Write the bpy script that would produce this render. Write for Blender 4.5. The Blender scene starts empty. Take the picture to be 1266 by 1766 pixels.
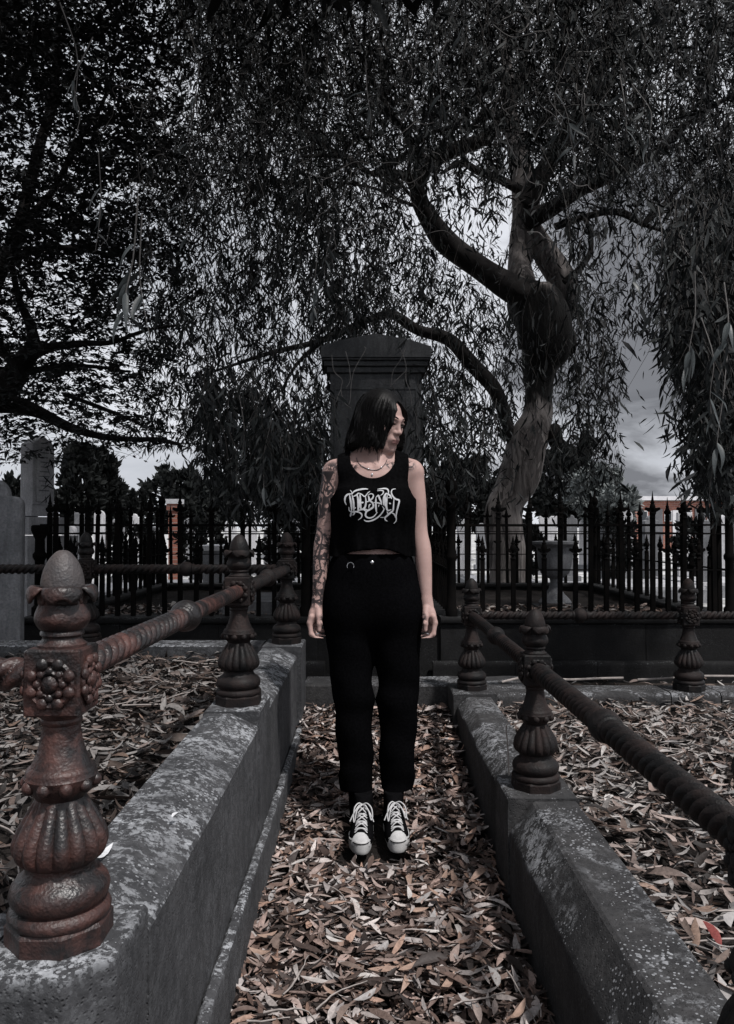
import bpy, math, random
import numpy as np
from mathutils import Vector, Matrix

scene = bpy.context.scene
COL = scene.collection
random.seed(7)
RNG = np.random.default_rng(11)

# ------------------------------------------------------------------ camera
CAM_H = 1.17
FPX = 1327.0                      # focal length in pixels of the 1266 x 1766 photograph
CX, CY = 633.0, 883.0
PITCH = math.atan(27.0 / FPX)
cam = bpy.data.cameras.new('camera')
cam.sensor_fit = 'VERTICAL'
cam.sensor_height = 24.0
cam.lens = 24.0 * FPX / 1766.0
cam.clip_start = 0.05
cam.clip_end = 600
camo = bpy.data.objects.new('camera', cam)
camo.location = (0, 0, CAM_H)
camo.rotation_euler = (math.radians(90) + PITCH, 0, 0)
COL.objects.link(camo)
scene.camera = camo

# ------------------------------------------------------------------ world, sun, exposure
SUN_DIR = Vector((0.40, -0.50, 1.05)).normalized()     # towards the sun
world = bpy.data.worlds.new('World')
scene.world = world
world.use_nodes = True
wn, wl = world.node_tree.nodes, world.node_tree.links
wn.clear()
w_out = wn.new('ShaderNodeOutputWorld')
w_bg = wn.new('ShaderNodeBackground')
w_bg.inputs['Strength'].default_value = 0.10
sky = wn.new('ShaderNodeTexSky')
sky.sky_type = 'NISHITA'
sky.sun_disc = False
sky.sun_elevation = math.asin(SUN_DIR.z)
sky.sun_rotation = math.atan2(SUN_DIR.x, SUN_DIR.y)
sky.dust_density = 3.0
hsv = wn.new('ShaderNodeHueSaturation')
hsv.inputs['Saturation'].default_value = 0.18
hsv.inputs['Value'].default_value = 0.75
wl.new(sky.outputs[0], hsv.inputs['Color'])
wtc = wn.new('ShaderNodeTexCoord')
wmap = wn.new('ShaderNodeMapping')
wmap.inputs['Scale'].default_value = (1.0, 1.0, 3.2)
wmap.inputs['Location'].default_value = (0.35, 0.1, 0.0)
wl.new(wtc.outputs['Generated'], wmap.inputs['Vector'])
wnz = wn.new('ShaderNodeTexNoise')
wnz.inputs['Scale'].default_value = 2.6
wnz.inputs['Detail'].default_value = 7.0
wnz.inputs['Roughness'].default_value = 0.55
wnz.inputs['Distortion'].default_value = 0.35
wl.new(wmap.outputs[0], wnz.inputs['Vector'])
wr = wn.new('ShaderNodeValToRGB')
wr.color_ramp.elements[0].position = 0.35
wr.color_ramp.elements[0].color = (6.0, 6.3, 6.9, 1)
wr.color_ramp.elements[1].position = 0.52
wr.color_ramp.elements[1].color = (8.6, 8.85, 9.5, 1)
wl.new(wnz.outputs[0], wr.inputs[0])
wmix = wn.new('ShaderNodeMix')
wmix.data_type = 'RGBA'
wmix.inputs[0].default_value = 0.86
wl.new(hsv.outputs[0], wmix.inputs[6])
wl.new(wr.outputs[0], wmix.inputs[7])
# a darker bank of cloud low in the sky, broken up by the same noise
wdot = wn.new('ShaderNodeVectorMath'); wdot.operation = 'DOT_PRODUCT'
wdot.inputs[1].default_value = Vector((472, 1327, 290)).normalized()
wl.new(wtc.outputs['Generated'], wdot.inputs[0])
wadd = wn.new('ShaderNodeMath'); wadd.operation = 'MULTIPLY_ADD'
wadd.inputs[1].default_value = 0.09
wl.new(wnz.outputs[0], wadd.inputs[0]); wl.new(wdot.outputs['Value'], wadd.inputs[2])
wr2 = wn.new('ShaderNodeValToRGB')
wr2.color_ramp.elements[0].position = 0.990; wr2.color_ramp.elements[0].color = (1, 1, 1, 1)
wr2.color_ramp.elements[1].position = 1.0; wr2.color_ramp.elements[1].color = (0.27, 0.272, 0.28, 1)
wsc = wn.new('ShaderNodeMath'); wsc.operation = 'MULTIPLY'; wsc.inputs[1].default_value = 0.962
wl.new(wadd.outputs[0], wsc.inputs[0]); wl.new(wsc.outputs[0], wr2.inputs[0])
wmul = wn.new('ShaderNodeMix'); wmul.data_type = 'RGBA'; wmul.blend_type = 'MULTIPLY'; wmul.inputs[0].default_value = 1.0
wl.new(wmix.outputs[2], wmul.inputs[6]); wl.new(wr2.outputs[0], wmul.inputs[7])
wl.new(wmul.outputs[2], w_bg.inputs['Color'])
wl.new(w_bg.outputs[0], w_out.inputs[0])

sun = bpy.data.lights.new('sun', 'SUN')
sun.energy = 4.2
sun.angle = math.radians(4)
sun.color = (1.0, 0.96, 0.93)
suno = bpy.data.objects.new('sun', sun)
suno.rotation_euler = SUN_DIR.to_track_quat('Z', 'Y').to_euler()
suno.location = (6, -4, 9)
COL.objects.link(suno)

scene.view_settings.view_transform = 'Standard'
scene.view_settings.look = 'None'
scene.view_settings.gamma = 1.0
scene.view_settings.use_curve_mapping = False
scene.view_settings.exposure = 0.0

# ------------------------------------------------------------------ helpers
_cp, _sp = math.cos(PITCH), math.sin(PITCH)

def P(px, py, D):
    """world point seen at photo pixel (px, py) at distance D along the ground axis"""
    u, v = (px - CX) / FPX, (CY - py) / FPX
    dy, dz = _cp - v * _sp, _sp + v * _cp
    s = D / dy
    return Vector((u * s, D, CAM_H + dz * s))

def proj(a):
    a = np.asarray(a, float)
    x, y, z = a[..., 0], a[..., 1], a[..., 2] - CAM_H
    dep = y * _cp + z * _sp
    up = -y * _sp + z * _cp
    return CX + FPX * x / dep, CY - FPX * up / dep

def hash3(i, j, k, seed):
    n = (i * 374761393 + j * 668265263 + k * 2147483647 + seed * 1274126177) & 0xFFFFFFFF
    n = ((n ^ (n >> 13)) * 1274126177) & 0xFFFFFFFF
    return ((n ^ (n >> 16)) & 0xFFFF) / 65535.0

def vnoise(p, scale=1.0, seed=0):
    p = np.asarray(p, float) * scale
    f = np.floor(p)
    t = p - f
    t = t * t * (3 - 2 * t)
    i = f.astype(np.int64)
    out = 0
    for a in (0, 1):
        for b in (0, 1):
            for c in (0, 1):
                w = (t[..., 0] if a else 1 - t[..., 0]) * (t[..., 1] if b else 1 - t[..., 1]) * (t[..., 2] if c else 1 - t[..., 2])
                out = out + w * hash3(i[..., 0] + a, i[..., 1] + b, i[..., 2] + c, seed)
    return out * 2 - 1

def link(o, parent=None):
    COL.objects.link(o)
    if parent is not None:
        o.parent = parent
    return o

def tag(o, label=None, cat=None, group=None, kind=None):
    if label: o['label'] = label
    if cat: o['category'] = cat
    if group: o['group'] = group
    if kind: o['kind'] = kind
    return o

def thing(name, label, cat, loc=(0, 0, 0), group=None, rz=0.0):
    o = bpy.data.objects.new(name, None)
    o.empty_display_size = 0.1
    o.location = loc
    o.rotation_euler = (0, 0, rz)
    link(o)
    return tag(o, label, cat, group, 'thing')

def np_mesh(name, verts, faces_list, mat, smooth=True):
    """verts (N,3); faces_list: list of int arrays (M,k)"""
    me = bpy.data.meshes.new(name)
    verts = np.ascontiguousarray(verts, dtype=np.float32)
    me.vertices.add(len(verts))
    me.vertices.foreach_set('co', verts.ravel())
    loops = np.concatenate([f.ravel() for f in faces_list]).astype(np.int32)
    tot = np.concatenate([np.full(len(f), f.shape[1], np.int32) for f in faces_list])
    start = np.concatenate([[0], np.cumsum(tot)[:-1]]).astype(np.int32)
    me.loops.add(len(loops))
    me.loops.foreach_set('vertex_index', loops)
    me.polygons.add(len(tot))
    me.polygons.foreach_set('loop_start', start)
    me.polygons.foreach_set('loop_total', tot)
    if smooth:
        me.polygons.foreach_set('use_smooth', np.ones(len(tot), bool))
    if mat: me.materials.append(mat)
    me.update(calc_edges=True)
    me.validate()
    return me

def set_col(me, cols, name='col'):
    a = me.color_attributes.new(name, 'FLOAT_COLOR', 'POINT')
    c = np.ones((len(cols), 4), np.float32)
    c[:, :3] = cols
    a.data.foreach_set('color', c.ravel())

def set_float(me, vals, name):
    a = me.attributes.new(name, 'FLOAT', 'POINT')
    a.data.foreach_set('value', np.ascontiguousarray(vals, dtype=np.float32))

class MB:
    def __init__(s):
        s.v, s.f = [], []
    def add(s, verts, faces):
        o = len(s.v)
        s.v += [tuple(v) for v in verts]
        s.f += [tuple(i + o for i in f) for f in faces]
        return s
    def box(s, c, size, rz=0.0, taper=1.0):
        x, y, z = [d / 2 for d in size]
        co, si = math.cos(rz), math.sin(rz)
        vs = []
        for dz in (-1, 1):
            k = taper if dz > 0 else 1.0
            for dx, dy in ((-1, -1), (1, -1), (1, 1), (-1, 1)):
                a, b = dx * x * k, dy * y * k
                vs.append((c[0] + a * co - b * si, c[1] + a * si + b * co, c[2] + dz * z))
        return s.add(vs, [(3, 2, 1, 0), (4, 5, 6, 7), (0, 1, 5, 4), (1, 2, 6, 5), (2, 3, 7, 6), (3, 0, 4, 7)])
    def lathe(s, prof, seg=24, c=(0, 0, 0), rmod=None, cap=True, phase=0.0):
        """prof: list of (r, z)"""
        vs, fs = [], []
        n = len(prof)
        for (r, z) in prof:
            for k in range(seg):
                th = 2 * math.pi * k / seg + phase
                rr = r * (rmod(th, z) if rmod else 1.0)
                vs.append((c[0] + rr * math.cos(th), c[1] + rr * math.sin(th), c[2] + z))
        for i in range(n - 1):
            for k in range(seg):
                k2 = (k + 1) % seg
                fs.append((i * seg + k, i * seg + k2, (i + 1) * seg + k2, (i + 1) * seg + k))
        if cap:
            fs.append(tuple(reversed(range(seg))))
            fs.append(tuple((n - 1) * seg + k for k in range(seg)))
        return s.add(vs, fs)
    def ell(s, c, r, seg=12, rings=8):
        prof = []
        vs, fs = [], []
        vs.append((c[0], c[1], c[2] - r[2]))
        for i in range(1, rings):
            a = -math.pi / 2 + math.pi * i / rings
            for k in range(seg):
                th = 2 * math.pi * k / seg
                vs.append((c[0] + r[0] * math.cos(a) * math.cos(th), c[1] + r[1] * math.cos(a) * math.sin(th), c[2] + r[2] * math.sin(a)))
        vs.append((c[0], c[1], c[2] + r[2]))
        for k in range(seg):
            fs.append((0, 1 + (k + 1) % seg, 1 + k))
            fs.append((len(vs) - 1, 1 + (rings - 2) * seg + k, 1 + (rings - 2) * seg + (k + 1) % seg))
        for i in range(rings - 2):
            for k in range(seg):
                k2 = (k + 1) % seg
                fs.append((1 + i * seg + k, 1 + i * seg + k2, 1 + (i + 1) * seg + k2, 1 + (i + 1) * seg + k))
        return s.add(vs, fs)
    def tube(s, pts, radii, seg=8, rfun=None, cap=True):
        pts = [Vector(p) for p in pts]
        n = len(pts)
        if not hasattr(radii, '__len__'): radii = [radii] * n
        t0 = (pts[1] - pts[0]).normalized()
        ref = Vector((0, 0, 1)) if abs(t0.z) < 0.9 else Vector((1, 0, 0))
        nrm = (ref - t0 * ref.dot(t0)).normalized()
        vs, fs = [], []
        for i, p in enumerate(pts):
            t = (pts[min(i + 1, n - 1)] - pts[max(i - 1, 0)])
            if t.length < 1e-9: t = t0
            t = t.normalized()
            nrm = (nrm - t * nrm.dot(t))
            nrm = nrm.normalized() if nrm.length > 1e-6 else t.orthogonal().normalized()
            b = t.cross(nrm)
            for k in range(seg):
                th = 2 * math.pi * k / seg
                r = radii[i] * (rfun(th, i) if rfun else 1.0)
                vs.append(p + nrm * (r * math.cos(th)) + b * (r * math.sin(th)))
        for i in range(n - 1):
            for k in range(seg):
                k2 = (k + 1) % seg
                fs.append((i * seg + k, i * seg + k2, (i + 1) * seg + k2, (i + 1) * seg + k))
        if cap:
            fs.append(tuple(reversed(range(seg))))
            fs.append(tuple((n - 1) * seg + k for k in range(seg)))
        return s.add(vs, fs)
    def prism(s, prof, axis, a0, a1, step=0.03, sub=0.025, rough=0.003, seed=1, m=None):
        """closed profile (u, z) swept along 'x' or 'y' from a0 to a1 with worn, uneven faces"""
        pr = []
        n = len(prof)
        for i in range(n):
            p, q = prof[i], prof[(i + 1) % n]
            L = math.hypot(q[0] - p[0], q[1] - p[1])
            e = min(0.006, L * 0.25)
            ts = [e / L, 1 - e / L]
            k = max(0, int(L / sub) - 1)
            ts = sorted(ts + [(j + 1) / (k + 1) for j in range(k)])
            for t in ts:
                pr.append((p[0] + (q[0] - p[0]) * t, p[1] + (q[1] - p[1]) * t))
        ns = max(2, int(abs(a1 - a0) / step) + 1)
        ss = np.linspace(a0, a1, ns)
        pts = []
        for a in ss:
            for (u, z) in pr:
                pts.append((u, a, z) if axis == 'y' else (a, u, z))
        pts = np.array(pts)
        d = np.stack([vnoise(pts, 9, seed + k) * 0.6 + vnoise(pts, 31, seed + 5 + k) * 0.4 for k in range(3)], 1)
        pts = pts + d * rough
        np_ = len(pr)
        fs = []
        for i in range(ns - 1):
            for k in range(np_):
                k2 = (k + 1) % np_
                fs.append((i * np_ + k, i * np_ + k2, (i + 1) * np_ + k2, (i + 1) * np_ + k))
        fs.append(tuple(reversed(range(np_))))
        fs.append(tuple((ns - 1) * np_ + k for k in range(np_)))
        return s.add(pts.tolist(), fs)
    def xf(s, m):
        s.v = [tuple(m @ Vector(v)) for v in s.v]
        return s
    def mesh(s, name, mat, smooth=True, angle=None):
        me = bpy.data.meshes.new(name)
        me.from_pydata(s.v, [], s.f)
        if mat: me.materials.append(mat)
        me.validate()
        if smooth:
            me.polygons.foreach_set('use_smooth', np.ones(len(me.polygons), bool))
            if angle is not None:
                me.set_sharp_from_angle(angle=math.radians(angle))
        me.update()
        fix_normals(me)
        return me
    def obj(s, name, mat, parent=None, smooth=True, angle=35):
        return link(bpy.data.objects.new(name, s.mesh(name, mat, smooth, angle)), parent)

import bmesh
def fix_normals(me):
    bm = bmesh.new(); bm.from_mesh(me)
    bmesh.ops.recalc_face_normals(bm, faces=bm.faces)
    bm.to_mesh(me); bm.free()

def copy_tree(o, parent=None):
    c = o.copy(); COL.objects.link(c)
    if parent is not None: c.parent = parent
    for ch in list(o.children):
        copy_tree(ch, c)
    return c

def smooth_path(pts, per=6):
    """Catmull-Rom through vectors (any dimension numpy)"""
    p = np.array([list(q) for q in pts], float)
    p = np.vstack([2 * p[0] - p[1], p, 2 * p[-1] - p[-2]])
    out = []
    for i in range(1, len(p) - 2):
        for k in range(per):
            t = k / per
            a, b, c, d = p[i - 1], p[i], p[i + 1], p[i + 2]
            out.append(0.5 * (2 * b + (c - a) * t + (2 * a - 5 * b + 4 * c - d) * t * t + (3 * b - a - 3 * c + d) * t ** 3))
    out.append(p[-2])
    return np.array(out)

# ------------------------------------------------------------------ materials
class NT:
    def __init__(s, name):
        s.m = bpy.data.materials.new(name); s.m.use_nodes = True
        s.t = s.m.node_tree; s.n = s.t.nodes
        s.b = s.n.get('Principled BSDF')
        s.tc = None
    def node(s, typ, **kw):
        n = s.n.new(typ)
        for k, v in kw.items(): setattr(n, k, v)
        return n
    def L(s, a, b): s.t.links.new(a, b)
    def coord(s, which='Object', scale=(1, 1, 1)):
        tc = s.node('ShaderNodeTexCoord')
        mp = s.node('ShaderNodeMapping')
        mp.inputs['Scale'].default_value = scale
        s.L(tc.outputs[which], mp.inputs['Vector'])
        return mp.outputs[0]
    def geo(s, scale=(1, 1, 1)):
        g = s.node('ShaderNodeNewGeometry')
        mp = s.node('ShaderNodeMapping')
        mp.inputs['Scale'].default_value = scale
        s.L(g.outputs['Position'], mp.inputs['Vector'])
        return mp.outputs[0]
    def noise(s, vec, scale, detail=5, rough=0.55, dist=0.0):
        n = s.node('ShaderNodeTexNoise')
        n.inputs['Scale'].default_value = scale
        n.inputs['Detail'].default_value = detail
        n.inputs['Roughness'].default_value = rough
        n.inputs['Distortion'].default_value = dist
        if vec: s.L(vec, n.inputs['Vector'])
        return n.outputs[0]
    def vor(s, vec, scale, feature='F1', out=0, rand=1.0):
        n = s.node('ShaderNodeTexVoronoi', feature=feature)
        n.inputs['Scale'].default_value = scale
        n.inputs['Randomness'].default_value = rand
        if vec: s.L(vec, n.inputs['Vector'])
        return n.outputs[out]
    def ramp(s, fac, stops):
        r = s.node('ShaderNodeValToRGB')
        e = r.color_ramp.elements
        while len(e) < len(stops): e.new(0.5)
        for el, (p, c) in zip(e, stops):
            el.position = p
            el.color = (c, c, c, 1) if not hasattr(c, '__len__') else (*c, 1)
        s.L(fac, r.inputs[0])
        return r.outputs[0]
    def mix(s, fac, a, b, mode='MIX'):
        n = s.node('ShaderNodeMix', data_type='RGBA', blend_type=mode)
        for sock, v in ((n.inputs[0], fac), (n.inputs[6], a), (n.inputs[7], b)):
            if hasattr(v, 'links'): s.L(v, sock)
            elif hasattr(v, '__len__'): sock.default_value = (*v, 1)
            else: sock.default_value = v
        return n.outputs[2]
    def math(s, op, a, b=0.0):
        n = s.node('ShaderNodeMath', operation=op)
        for sock, v in ((n.inputs[0], a), (n.inputs[1], b)):
            if hasattr(v, 'links'): s.L(v, sock)
            else: sock.default_value = v
        return n.outputs[0]
    def attr(s, name, out='Color'):
        n = s.node('ShaderNodeAttribute'); n.attribute_name = name
        return n.outputs[out]
    def bump(s, h, strength=0.4, dist=0.01):
        n = s.node('ShaderNodeBump')
        n.inputs['Strength'].default_value = strength
        n.inputs['Distance'].default_value = dist
        s.L(h, n.inputs['Height']); s.L(n.outputs[0], s.b.inputs['Normal'])
    def done(s, col, rough=0.8, spec=0.3, metal=0.0):
        if hasattr(col, 'links'): s.L(col, s.b.inputs['Base Color'])
        else: s.b.inputs['Base Color'].default_value = (*col, 1)
        if hasattr(rough, 'links'): s.L(rough, s.b.inputs['Roughness'])
        else: s.b.inputs['Roughness'].default_value = rough
        s.b.inputs['Specular IOR Level'].default_value = spec
        s.b.inputs['Metallic'].default_value = metal
        return s.m

def simple(name, c, rough=0.7, spec=0.3, metal=0.0, var=0.25, scale=14, bump=0.0):
    t = NT(name)
    v = t.coord('Object')
    n = t.noise(v, scale, 6)
    lo = tuple(x * (1 - var) for x in c); hi = tuple(x * (1 + var) for x in c)
    if bump: t.bump(n, bump, 0.006)
    return t.done(t.ramp(n, [(0.3, lo), (0.7, hi)]), rough, spec, metal)

def stone_mat(name, dark, light, lichen, amount=0.5, fine=True):
    """weathered stone; pale lichen grows on the faces that look up"""
    t = NT(name)
    v = t.geo()
    n1 = t.noise(v, 5.0, 8, 0.62)
    n2 = t.noise(v, 60.0, 5, 0.6)
    base = t.ramp(n1, [(0.28, dark), (0.72, light)])
    base = t.mix(t.ramp(n2, [(0.35, 0.0), (0.7, 0.55)]), base, tuple(x * 0.45 for x in dark))
    # streaks of grime running down
    st = t.noise(t.geo((9, 9, 1.2)), 3.0, 5, 0.6)
    base = t.mix(t.ramp(st, [(0.45, 0.0), (0.7, 0.5)]), base, tuple(x * 0.6 for x in dark))
    g = t.node('ShaderNodeNewGeometry')
    sep = t.node('ShaderNodeSeparateXYZ'); t.L(g.outputs['Normal'], sep.inputs[0])
    up = t.ramp(sep.outputs[2], [(0.15, 0.12), (0.6, 1.0)])
    big = t.noise(v, 3.4, 4, 0.6, 0.6)
    patch = t.math('ADD', t.math('MULTIPLY', t.noise(v, 62.0, 8, 0.75, 0.3), .6), t.math('MULTIPLY', t.noise(v, 17.0, 5, 0.65, 0.5), .4))
    mask = t.math('MULTIPLY', t.ramp(big, [(0.58 - 0.2 * amount, 0.0), (0.72 - 0.1 * amount, 1.0)]), t.ramp(patch, [(0.495, 0.0), (0.535, 1.0)]))
    spk = t.vor(v, 95.0)
    sz = t.noise(v, 7.0, 5, .7)
    spots = t.math('LESS_THAN', spk, t.math('MULTIPLY', t.ramp(sz, [(0.40, 0.0), (0.66, 1.0)]), 0.44))
    mask = t.math('MAXIMUM', mask, t.math('MULTIPLY', spots, 0.8))
    mask = t.math('MULTIPLY', mask, up)
    lich = t.mix(t.ramp(t.noise(v, 90, 4), [(0.35, 0.0), (0.7, 1.0)]), tuple(x * 0.55 for x in lichen), lichen)
    col = t.mix(mask, base, lich)
    h = t.math('ADD', t.math('MULTIPLY', n2, 0.5), t.math('ADD', t.math('MULTIPLY', n1, 0.8), t.math('MULTIPLY', mask, 0.25)))
    h = t.math('SUBTRACT', h, t.math('MULTIPLY', t.ramp(t.vor(v, 130.0), [(0.0, 1.0), (0.35, 0.0)]), .35))
    t.bump(h, 0.75, 0.008)
    return t.done(col, 0.88, 0.25)

def iron_mat(name, c1, c2, dark, rough=0.6, amount=0.5, spec=0.45):
    t = NT(name)
    v = t.geo()
    n1 = t.noise(v, 16.0, 7, 0.65, 0.3)
    n2 = t.noise(v, 120.0, 4, 0.6)
    n3 = t.noise(v, 5.0, 4, 0.5)
    col = t.ramp(n2, [(0.3, c1), (0.7, c2)])
    col = t.mix(t.ramp(t.math('ADD', t.math('MULTIPLY', n1, 0.6), t.math('MULTIPLY', n3, 0.4)), [(amount - 0.1, 1.0), (amount + 0.1, 0.0)]), col, dark)
    pit = t.vor(v, 220.0)
    h = t.math('ADD', t.math('MULTIPLY', n2, 0.6), t.math('ADD', t.math('MULTIPLY', n1, 0.8), t.math('MULTIPLY', pit, 0.25)))
    t.bump(h, 0.6, 0.004)
    return t.done(col, t.ramp(n1, [(0.3, rough - 0.15), (0.7, rough + 0.2)]), spec)

def attr_mat(name, rough=0.6, spec=0.3, bump=0.0, var_scale=60, trans=0.0):
    t = NT(name)
    c = t.attr('col')
    n = t.noise(t.geo(), var_scale, 4)
    col = t.mix(1.0, c, t.ramp(n, [(0.3, 0.65), (0.7, 1.15)]), 'MULTIPLY')
    if bump: t.bump(n, bump, 0.003)
    return t.done(col, rough, spec)

M = {}
M['kerb'] = stone_mat('kerb_stone', (0.030, 0.0315, 0.035), (0.078, 0.079, 0.084), (0.38, 0.395, 0.42), 1.3)
M['kerb_dark'] = stone_mat('dark_kerb_stone', (0.018, 0.0185, 0.0205), (0.058, 0.057, 0.058), (0.33, 0.34, 0.36), 0.6)
M['base'] = stone_mat('bluestone', (0.0045, 0.0047, 0.0052), (0.012, 0.012, 0.013), (0.15, 0.16, 0.165), 0.1)
M['monument'] = stone_mat('monument_stone', (0.036, 0.038, 0.041), (0.08, 0.083, 0.087), (0.20, 0.21, 0.21), 0.2)
M['slate'] = stone_mat('grey_marble', (0.13, 0.135, 0.145), (0.30, 0.305, 0.32), (0.38, 0.38, 0.40), 0.3)
M['pale'] = stone_mat('pale_marble', (0.40, 0.40, 0.42), (0.62, 0.62, 0.64), (0.7, 0.7, 0.72), 0.2)
M['rust'] = iron_mat('rusty_iron', (0.050, 0.0205, 0.0165), (0.100, 0.042, 0.034), (0.012, 0.0105, 0.011), 0.42, 0.545, .45)
M['rust_dark'] = iron_mat('dark_rusty_iron', (0.012, 0.0085, 0.008), (0.026, 0.016, 0.0145), (0.005, 0.005, 0.0054), 0.6, 0.53, .2)
M['iron'] = iron_mat('black_iron', (0.004, 0.004, 0.004), (0.009, 0.0075, 0.007), (0.003, 0.003, 0.0032), 0.85, 0.5, .03)
M['litter'] = attr_mat('dry_leaf', 0.62, 0.25, 0.3, 120)
M['leaf'] = attr_mat('living_leaf', 0.7, 0.12, 0.0, 40)
M['fine_twig'] = simple('fine_twig_bark', (0.055, 0.052, 0.05), 0.85, 0.1, 0, 0.35, 30)
M['twig'] = simple('twig_bark', (0.11, 0.105, 0.103), 0.8, 0.2, 0, 0.35, 30)
M['brick'] = None
# ------------------------------------------------------------------ ground
def soil_mat(name, a, b, scale=9):
    t = NT(name)
    v = t.geo()
    n = t.noise(v, scale, 9, 0.7)
    n2 = t.noise(v, scale * 9, 4, 0.6)
    t.bump(t.math('ADD', n, n2), 0.8, 0.03)
    return t.done(t.mix(t.ramp(n2, [(0.4, 0.0), (0.7, 0.6)]), t.ramp(n, [(0.3, a), (0.7, b)]), tuple(x * 0.5 for x in a)), 0.95, 0.1)
M['soil'] = soil_mat('leaf_mould', (0.012, 0.0105, 0.010), (0.035, 0.03, 0.028))

def ground_mat():
    t = NT('cemetery_ground')
    v = t.geo()
    sep = t.node('ShaderNodeSeparateXYZ'); t.L(v, sep.inputs[0])
    n = t.noise(v, 1.6, 8, 0.65)
    n2 = t.noise(v, 25, 5, 0.7)
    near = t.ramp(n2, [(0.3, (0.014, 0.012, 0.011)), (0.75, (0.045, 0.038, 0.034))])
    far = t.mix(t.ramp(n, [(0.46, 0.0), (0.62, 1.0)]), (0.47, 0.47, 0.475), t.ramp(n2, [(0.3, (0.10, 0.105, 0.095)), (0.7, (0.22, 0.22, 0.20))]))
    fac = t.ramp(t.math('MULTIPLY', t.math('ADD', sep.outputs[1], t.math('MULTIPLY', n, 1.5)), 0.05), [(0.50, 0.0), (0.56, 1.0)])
    t.bump(n2, 0.6, 0.02)
    return t.done(t.mix(fac, near, far), 0.95, 0.1)
M['ground'] = ground_mat()

def path_z(y):
    return np.interp(y, [0.3, 1.6, 2.75, 3.3, 4.1, 4.4], [-0.05, -0.03, 0.0, 0.04, 0.17, 0.17])

def grid_obj(name, xs, ys, zf, mat, rough=0.0, seed=0):
    X, Y = np.meshgrid(xs, ys)
    pts = np.stack([X.ravel(), Y.ravel(), np.zeros(X.size)], 1)
    pts[:, 2] = zf(pts[:, 0], pts[:, 1])
    if rough: pts[:, 2] += rough * (vnoise(pts, 6, seed) * .6 + vnoise(pts, 19, seed + 1) * .4)
    nx, ny = len(xs), len(ys)
    i = np.arange((nx) * (ny)).reshape(ny, nx)
    f = np.stack([i[:-1, :-1], i[:-1, 1:], i[1:, 1:], i[1:, :-1]], -1).reshape(-1, 4)
    return link(bpy.data.objects.new(name, np_mesh(name, pts, [f], mat)))

xs = np.unique(np.concatenate([np.linspace(-300, -12, 12), np.linspace(-12, 12, 49), np.linspace(12, 300, 12)]))
ys = np.unique(np.concatenate([np.linspace(-60, -4, 6), np.linspace(-4, 14, 73), np.linspace(14, 60, 24), np.linspace(60, 500, 12)]))
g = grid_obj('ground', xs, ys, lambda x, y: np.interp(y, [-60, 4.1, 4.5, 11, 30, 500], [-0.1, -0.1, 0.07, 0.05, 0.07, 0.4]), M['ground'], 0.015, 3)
g['kind'] = 'structure'
p_ = grid_obj('path', np.linspace(-0.36, 0.45, 28), np.linspace(0.3, 4.16, 120), lambda x, y: path_z(y) - 0.005, M['soil'], 0.012, 9)
p_['kind'] = 'structure'
LP_Z, RP_Z = 0.475, 0.235
sl = grid_obj('plot_soil', np.linspace(-3.2, -0.52, 60), np.linspace(1.15, 4.0, 70), lambda x, y: LP_Z + 0 * x, M['soil'], 0.02, 21)
sl['kind'] = 'structure'
sr = grid_obj('plot_soil', np.linspace(0.6, 3.4, 60), np.linspace(0.75, 4.02, 70), lambda x, y: RP_Z + 0 * x, M['soil'], 0.02, 31)
sr['kind'] = 'structure'

# ------------------------------------------------------------------ kerbs
KZL, KZR = 0.57, 0.33
lk = thing('grave_kerb', 'grey stone kerb with pale lichen patches round the raised leaf plot with rusty red post', 'kerb', (-0.44, 1.1, 0))
def kprism(parent, prof, axis, a0, a1, mat, name='kerb_stone', rough=0.0018, seed=1):
    mb = MB().prism(prof, axis, a0, a1, 0.03, 0.025, rough, seed)
    mb.xf(Matrix.Translation(-parent.location))
    return mb.obj(name, mat, parent, True, 24)
zb = -0.08
blockL = [(-0.535, zb), (-0.350, zb), (-0.350, KZL), (-0.535, KZL)]
runL = [(-0.530, zb), (-0.353, zb), (-0.353, KZL - 0.048), (-0.442, KZL - 0.004), (-0.530, KZL - 0.004)]
# front corner block with a cut-off corner
def corner_block(parent, x0, x1, y0, y1, z, cut, mat, seed):
    mb = MB()
    pl = [(x0, y0), (x1 - cut, y0), (x1, y0 + cut), (x1, y1), (x0, y1)]
    lev = np.linspace(zb, z, 24)
    vs, fs = [], []
    ring = []
    for i in range(len(pl)):
        a, b = pl[i], pl[(i + 1) % len(pl)]
        for t in np.linspace(0.02, 0.98, 12): ring.append((a[0] + (b[0] - a[0]) * t, a[1] + (b[1] - a[1]) * t))
    n = len(ring)
    cx, cy = (x0 + x1) / 2, (y0 + y1) / 2
    rows = [(zz, 1.0) for zz in lev[:-1]] + [(z - 0.006, 1.0), (z, 0.965), (z + 0.001, 0.8), (z + .0015, 0.6), (z + .002, 0.35)]
    pts = np.array([(cx + (x - cx) * k, cy + (y - cy) * k, zz) for zz, k in rows for (x, y) in ring])
    pts += np.stack([vnoise(pts, 11, seed + k) * .6 + vnoise(pts, 33, seed + 7 + k) * .4 for k in range(3)], 1) * 0.004
    for i in range(len(rows) - 1):
        for k in range(n):
            fs.append((i * n + k, i * n + (k + 1) % n, (i + 1) * n + (k + 1) % n, (i + 1) * n + k))
    fs.append(tuple((len(rows) - 1) * n + k for k in range(n)))
    mb.add(pts.tolist(), fs).xf(Matrix.Translation(-parent.location))
    return mb.obj('corner_stone', mat, parent, True, 40)
corner_block(lk, -0.535, -0.350, 1.035, 1.245, KZL, 0.055, M['kerb'], 4)
kprism(lk, runL, 'y', 1.262, 2.515, M['kerb'], seed=2)
kprism(lk, blockL, 'y', 2.521, 2.775, M['kerb'], seed=3)
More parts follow.
